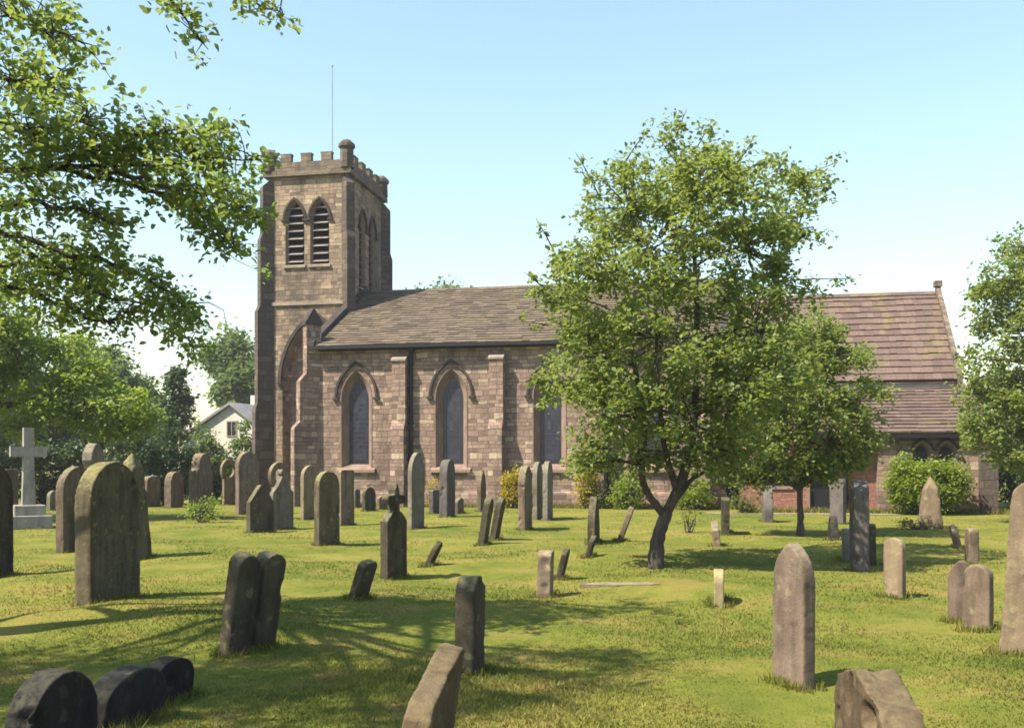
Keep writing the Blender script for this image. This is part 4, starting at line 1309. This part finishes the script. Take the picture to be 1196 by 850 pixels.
wood.build('trunk', M['bark'], root, True)
v, f = leaves_np(C-tbv, Rd, Ct, .070, r_, .8, .35)
from_np('crown', v, f, LM['fore'], root)

# --- bright tree behind the left gravestones
D = 31.0
lob = []
for (px, py, rp) in [(10, 400, 45), (70, 405, 34), (95, 435, 36), (140, 470, 30), (60, 460, 38), (120, 495, 24), (-20, 450, 60), (-10, 370, 50), (175, 490, 14), (-70, 420, 80), (30, 500, 24), (85, 492, 24), (150, 500, 14), (-60, 340, 60)]:
    for s_ in (-1, 1):
        lob.append(plobe(px, py, rp, D, s_*(.3+.7*rt.random())*rp/40, max(5, rp*rp/75), rt, .7))
bx = (-95-598)/F*31
tree('tree', 'low bright green spreading tree, its foliage hanging just above the pale cross', 'tree', (bx, 31, 0),
     [([(bx, 31, -.1), (bx+.1, 31, 2), (bx+.5, 31, 4.5), (bx+.8, 31, 7.0)], [.32, .26, .18, .06]),
      ([(bx+.15, 31, 2.6), (bx+2.8, 31, 3.6), (bx+5.0, 31, 3.5)], [.14, .09, .03])], lob, .135, 42, .42, 'bright', 31, limb_r=.05)

# --- background trees and bushes
def far_tree(label, px, ytop, ybot, wpx, d, mat, seed, cat='tree', name='tree', dens=1.0, group='trees beyond the churchyard', size=None, conic=False):
    r = np.random.default_rng(seed)
    x = (px-598)/F*d; zt_ = EYE+(HZ-ytop)/F*d; zb_ = max(.3, EYE+(HZ-ybot)/F*d); w_ = wpx/F*d/2
    lob = []; nl = 9
    for i in range(nl):
        t_ = (i+.5)/nl; zz = zb_+(zt_-zb_)*(.12+.80*t_)
        prof = (1-t_)*1.0+.12 if conic else math.sin(math.pi*(.16+.78*t_))**.7
        a_ = r.uniform(0, 6.28); rr = w_*prof*.62
        lob.append((x+math.cos(a_)*w_*prof*.42, d+math.sin(a_)*w_*prof*.42, zz, rr, min(rr, (zt_-zb_)*.2)*.9, int((14+rr*rr*9)*dens)))
    sz = size or max(.13, d*.0042)
    return tree(name, label, cat, (x, d, 0), [([(x, d, -.2), (x, d, zb_), (x, d, zb_+(zt_-zb_)*.6), (x, d, zt_-.4)], [.03*w_+.1, .03*w_+.08, .05, .02])],
                lob, sz, int(34), .16*w_+.22, mat, seed, group, limb_r=.06, twig_r=.015)


far_tree('broad green tree close to the left side of the tower, behind the white house', 282, 388, 490, 110, 92, 'far', 41)
far_tree('upright dark tree between the bright tree and the white house', 205, 425, 520, 62, 60, 'deep', 42, conic=True)
far_tree('tall green tree behind the pale cross, at the far left', 110, 395, 540, 170, 66, 'far', 43)
far_tree('dark tree on the far left horizon, outside the bright tree', -40, 360, 540, 190, 62, 'deep', 44)
far_tree('mid green tree between the bright tree and the dark upright one', 165, 440, 545, 90, 70, 'far', 51)
far_tree('dark tree directly behind the pale cross', 30, 440, 560, 120, 56, 'deep', 52)
far_tree('low green tree top showing over the nave roof ridge', 535, 334, 480, 170, 100, 'far', 45)
far_tree('dark tree beyond the vestry corner at the right edge', 1210, 480, 585, 120, 55, 'deep', 46)
far_tree('tall pale green tree far beyond the right edge tree', 1330, 380, 560, 220, 80, 'far', 47)
far_tree('round green tree behind the chancel gable', 1165, 425, 560, 80, 75, 'far', 48)


def shrub(label, px, py, wpx, hpx, mat, seed, d=None, size=.07, per=30, cat='shrub', name='shrub', group='shrubs by the church wall', dens=1.0, dr=None):
    """leafy bush standing on the lawn; px, py its foot, wpx x hpx its size in the photograph"""
    r = np.random.default_rng(seed)
    if d is None and cat == 'shrub':
        q = (px-598)/F; yy = -3.1 if px > 850 else 0
        tt = (q*(44+yy*math.cos(TH)) + 8.43 - yy*math.sin(TH))/(math.cos(TH)+q*math.sin(TH))
        d = 44 - tt*math.sin(TH) + yy*math.cos(TH) - .25 - (dr or wpx/F*28)*.75
    if d is None: x, d, z = gp(px, py)
    else:
        x = (px-598)/F*d; z = float(G(x, d))
    w_ = wpx/F*d/2; h_ = hpx/F*d; dep = dr or w_*.7
    root = empty(name, (x, d, z)); tag(root, label, cat, group)
    ncl = int((16+w_*h_*30)*dens)
    u = r.normal(0, 1, (ncl, 3)); u /= np.linalg.norm(u, axis=1)[:, None]
    rad = r.uniform(.2, 1, ncl)**.45
    c = u*rad[:, None]*np.array([w_*.88, dep*.88, h_*.5]) + np.array([0, 0, h_*.5])
    c[:, 2] = np.clip(c[:, 2], .06, None) * (1 + .26*np.sin(c[:, 0]*4.1/w_+seed)*np.cos(c[:, 1]*3/dep))
    ac = Acc()
    for q in c: ac.add(tube_np(bend((r.normal(0, .06), r.normal(0, .06), -.05), q, r, .12, 5), np.linspace(.018, .004, 5), 4))
    ac.build('stems', M['bark'], root, True)
    rad_ = np.full(ncl, min(.30, .28*math.sqrt(w_*h_)+.06))
    v, f = leaves_np(c, rad_, np.maximum(4, r.normal(per, per*.25, ncl)).astype(int), size, r, .85, .2)
    from_np('foliage', v, f, LM[mat], root)
    return root


shrub('big green shrub against the vestry wall, under the two lancet windows', 1084, 611, 108, 66, 'lime', 61, size=.11, per=46, dr=1.0, dens=2.6)
shrub('yellow-flowered shrub at the foot of the second buttress', 601, 592, 34, 48, 'yellow', 62, size=.09, dens=1.6)
shrub('golden shrub under the left fringe of the big tree', 684, 592, 26, 52, 'yellow', 63, size=.09, dens=1.6)
shrub('lime-green shrub by the wall just left of the big trunk', 735, 594, 48, 40, 'lime', 64, size=.11, dens=1.6)
shrub('lime-green shrub by the wall just right of the big trunk', 812, 594, 56, 34, 'lime', 65, size=.11, dens=1.6)
shrub('low olive bush left of the lime-green shrubs, against the nave', 700, 594, 24, 24, 'olive', 66, size=.09)
shrub('dark red-brown bush by the brick wall', 868, 597, 40, 26, 'olive', 67, size=.09, dens=.7)
shrub('yellowed climber at the foot of the first buttress', 503, 588, 16, 34, 'yellow', 68, size=.07, dens=.6)
shrub('leafy weeds round the foot of the shouldered gravestone', 238, 610, 62, 26, 'lime', 69, size=.07, group='weeds', cat='weeds', name='weed_clump', dens=.6)
shrub('straggly weed on the lawn right of the big trunk', 805, 622, 26, 32, 'olive', 70, size=.07, per=12, group='weeds', cat='weeds', name='weed_clump', dens=.5)
shrub('grassy tuft at the foot of the pale obelisk', 1070, 618, 50, 12, 'olive', 71, size=.06, group='weeds', cat='weeds', name='weed_clump', dens=.8)
# dark boundary bushes at the left
for i, (lab, px, py, wp, hp_, dd, mt) in enumerate([
        ('dark bush behind the pale cross', 60, 0, 130, 80, 44, 'deep'), ('dark bush at the far left beside the dark gravestone', -40, 0, 130, 100, 42, 'deep'),
        ('dark bush behind the biggest olive gravestone', 140, 0, 110, 76, 45, 'deep'), ('blue-green bush below the white house', 195, 0, 84, 88, 46, 'deep'),
        ('bushy mid-green shrub in front of the white house', 243, 0, 76, 80, 48, 'far'), ('green bush against the left edge of the tower', 290, 0, 44, 92, 50, 'far'),
        ('tall dark bush beyond the corner of the vestry', 1190, 0, 60, 70, 42, 'deep')]):
    shrub(lab, px, py, wp, hp_, mt, 80+i, d=dd, size=.16, per=40, cat='bush', name='bush', group='boundary bushes', dens=.8)

# ------------------------------------------------------------------ summer haze
bm = bmesh.new(); add_box(bm, -130, 130, -12, 170, -1.3, 23.5)
hm = bpy.data.materials.new('haze'); hm.use_nodes = True; hm.node_tree.nodes.clear()
ho_ = hm.node_tree.nodes.new('ShaderNodeOutputMaterial'); pv = hm.node_tree.nodes.new('ShaderNodeVolumePrincipled')
pv.inputs['Color'].default_value = (.93, .96, 1, 1); pv.inputs['Density'].default_value = .00045; pv.inputs['Anisotropy'].default_value = .2
hm.node_tree.links.new(pv.outputs[0], ho_.inputs['Volume'])
tag(from_bm('haze', bm, hm), 'thin pale summer haze over the churchyard', 'haze', kind='stuff')

# ------------------------------------------------------------------ grass
def blades(n, ylo, yhi, h0, h1, wfac, seed, name, label, spots=None):
    r = np.random.default_rng(seed)
    if spots is None:
        # density falls with the square of the distance
        y = 1/(1/ylo - r.uniform(0, 1, n)*(1/ylo-1/yhi)); x = r.uniform(-.80, .80, n)*y
        hh = r.uniform(h0, h1, n)*(.75+.5*np.sin(x*1.3+2)*np.sin(y*1.1))
    else:
        x, y, hh = spots
        n = len(x)
    z = G(x, y) - .006
    wd = (.0028 + wfac*y)*r.uniform(.7, 1.4, n)
    a = r.uniform(0, 2*np.pi, n); l = r.normal(0, .45, (n, 2))*hh[:, None]
    b = np.stack([np.cos(a)*wd, np.sin(a)*wd, np.zeros(n)], 1)
    p = np.stack([x, y, z], 1); tip = p + np.stack([l[:, 0], l[:, 1], hh], 1)
    v = np.stack([p-b, p+b, tip], 1).reshape(-1, 3); f = np.arange(n*3).reshape(-1, 3)
    o = from_np(name, v, f, M['blade']); tag(o, label, 'grass', kind='stuff')


blades(430000, 3.8, 42, .018, .042, .00042, 91, 'grass', 'short mown grass of the churchyard lawn')
# longer tufts left unmown around the stones
sx, sy, sh = [], [], []
r = np.random.default_rng(92)
for (o, x, y, W_, T_, rz) in STONES:
    n = int(260 if y > 12 else 520)
    n = int(n*(1 if y < 30 else .6))
    t_ = r.uniform(0, 1, n)*(2*W_+2*T_); u = np.where(t_ < W_, t_-W_/2, np.where(t_ < 2*W_, t_-1.5*W_, np.where(t_ < 2*W_+T_, W_/2, -W_/2)))
    v_ = np.where(t_ < W_, -T_/2, np.where(t_ < 2*W_, T_/2, r.uniform(-.5, .5, n)*T_))
    u = u + r.normal(0, .05, n); v_ = v_ + np.sign(v_)*np.abs(r.normal(0, .05, n))
    sx.append(x + u*math.cos(rz) - v_*math.sin(rz)); sy.append(y + u*math.sin(rz) + v_*math.cos(rz))
    sh.append(r.uniform(.03, .095, n))
blades(0, 0, 0, 0, 0, .00040, 93, 'long_grass', 'longer unmown grass around the feet of the gravestones', (np.concatenate(sx), np.concatenate(sy), np.concatenate(sh)))
# tufts along the church wall
n = 9000
xx = r.uniform(-.3, 27, n); yy = np.where(xx > 17.7, -3.15, -.14) - np.abs(r.normal(0, .22, n))
px_ = -8.43 + xx*math.cos(TH) + yy*math.sin(TH); py_ = 44 - xx*math.sin(TH) + yy*math.cos(TH)
blades(0, 0, 0, 0, 0, .0004, 94, 'wall_foot_grass', 'rough grass along the foot of the church wall', (px_, py_, r.uniform(.06, .28, n)))

scene.cycles.max_bounces = 6
scene.cycles.diffuse_bounces = 3
scene.cycles.glossy_bounces = 2
scene.cycles.transmission_bounces = 3
scene.cycles.use_denoising = True
scene.cycles.pixel_filter_type = 'BLACKMAN_HARRIS'
scene.cycles.filter_width = 1.7
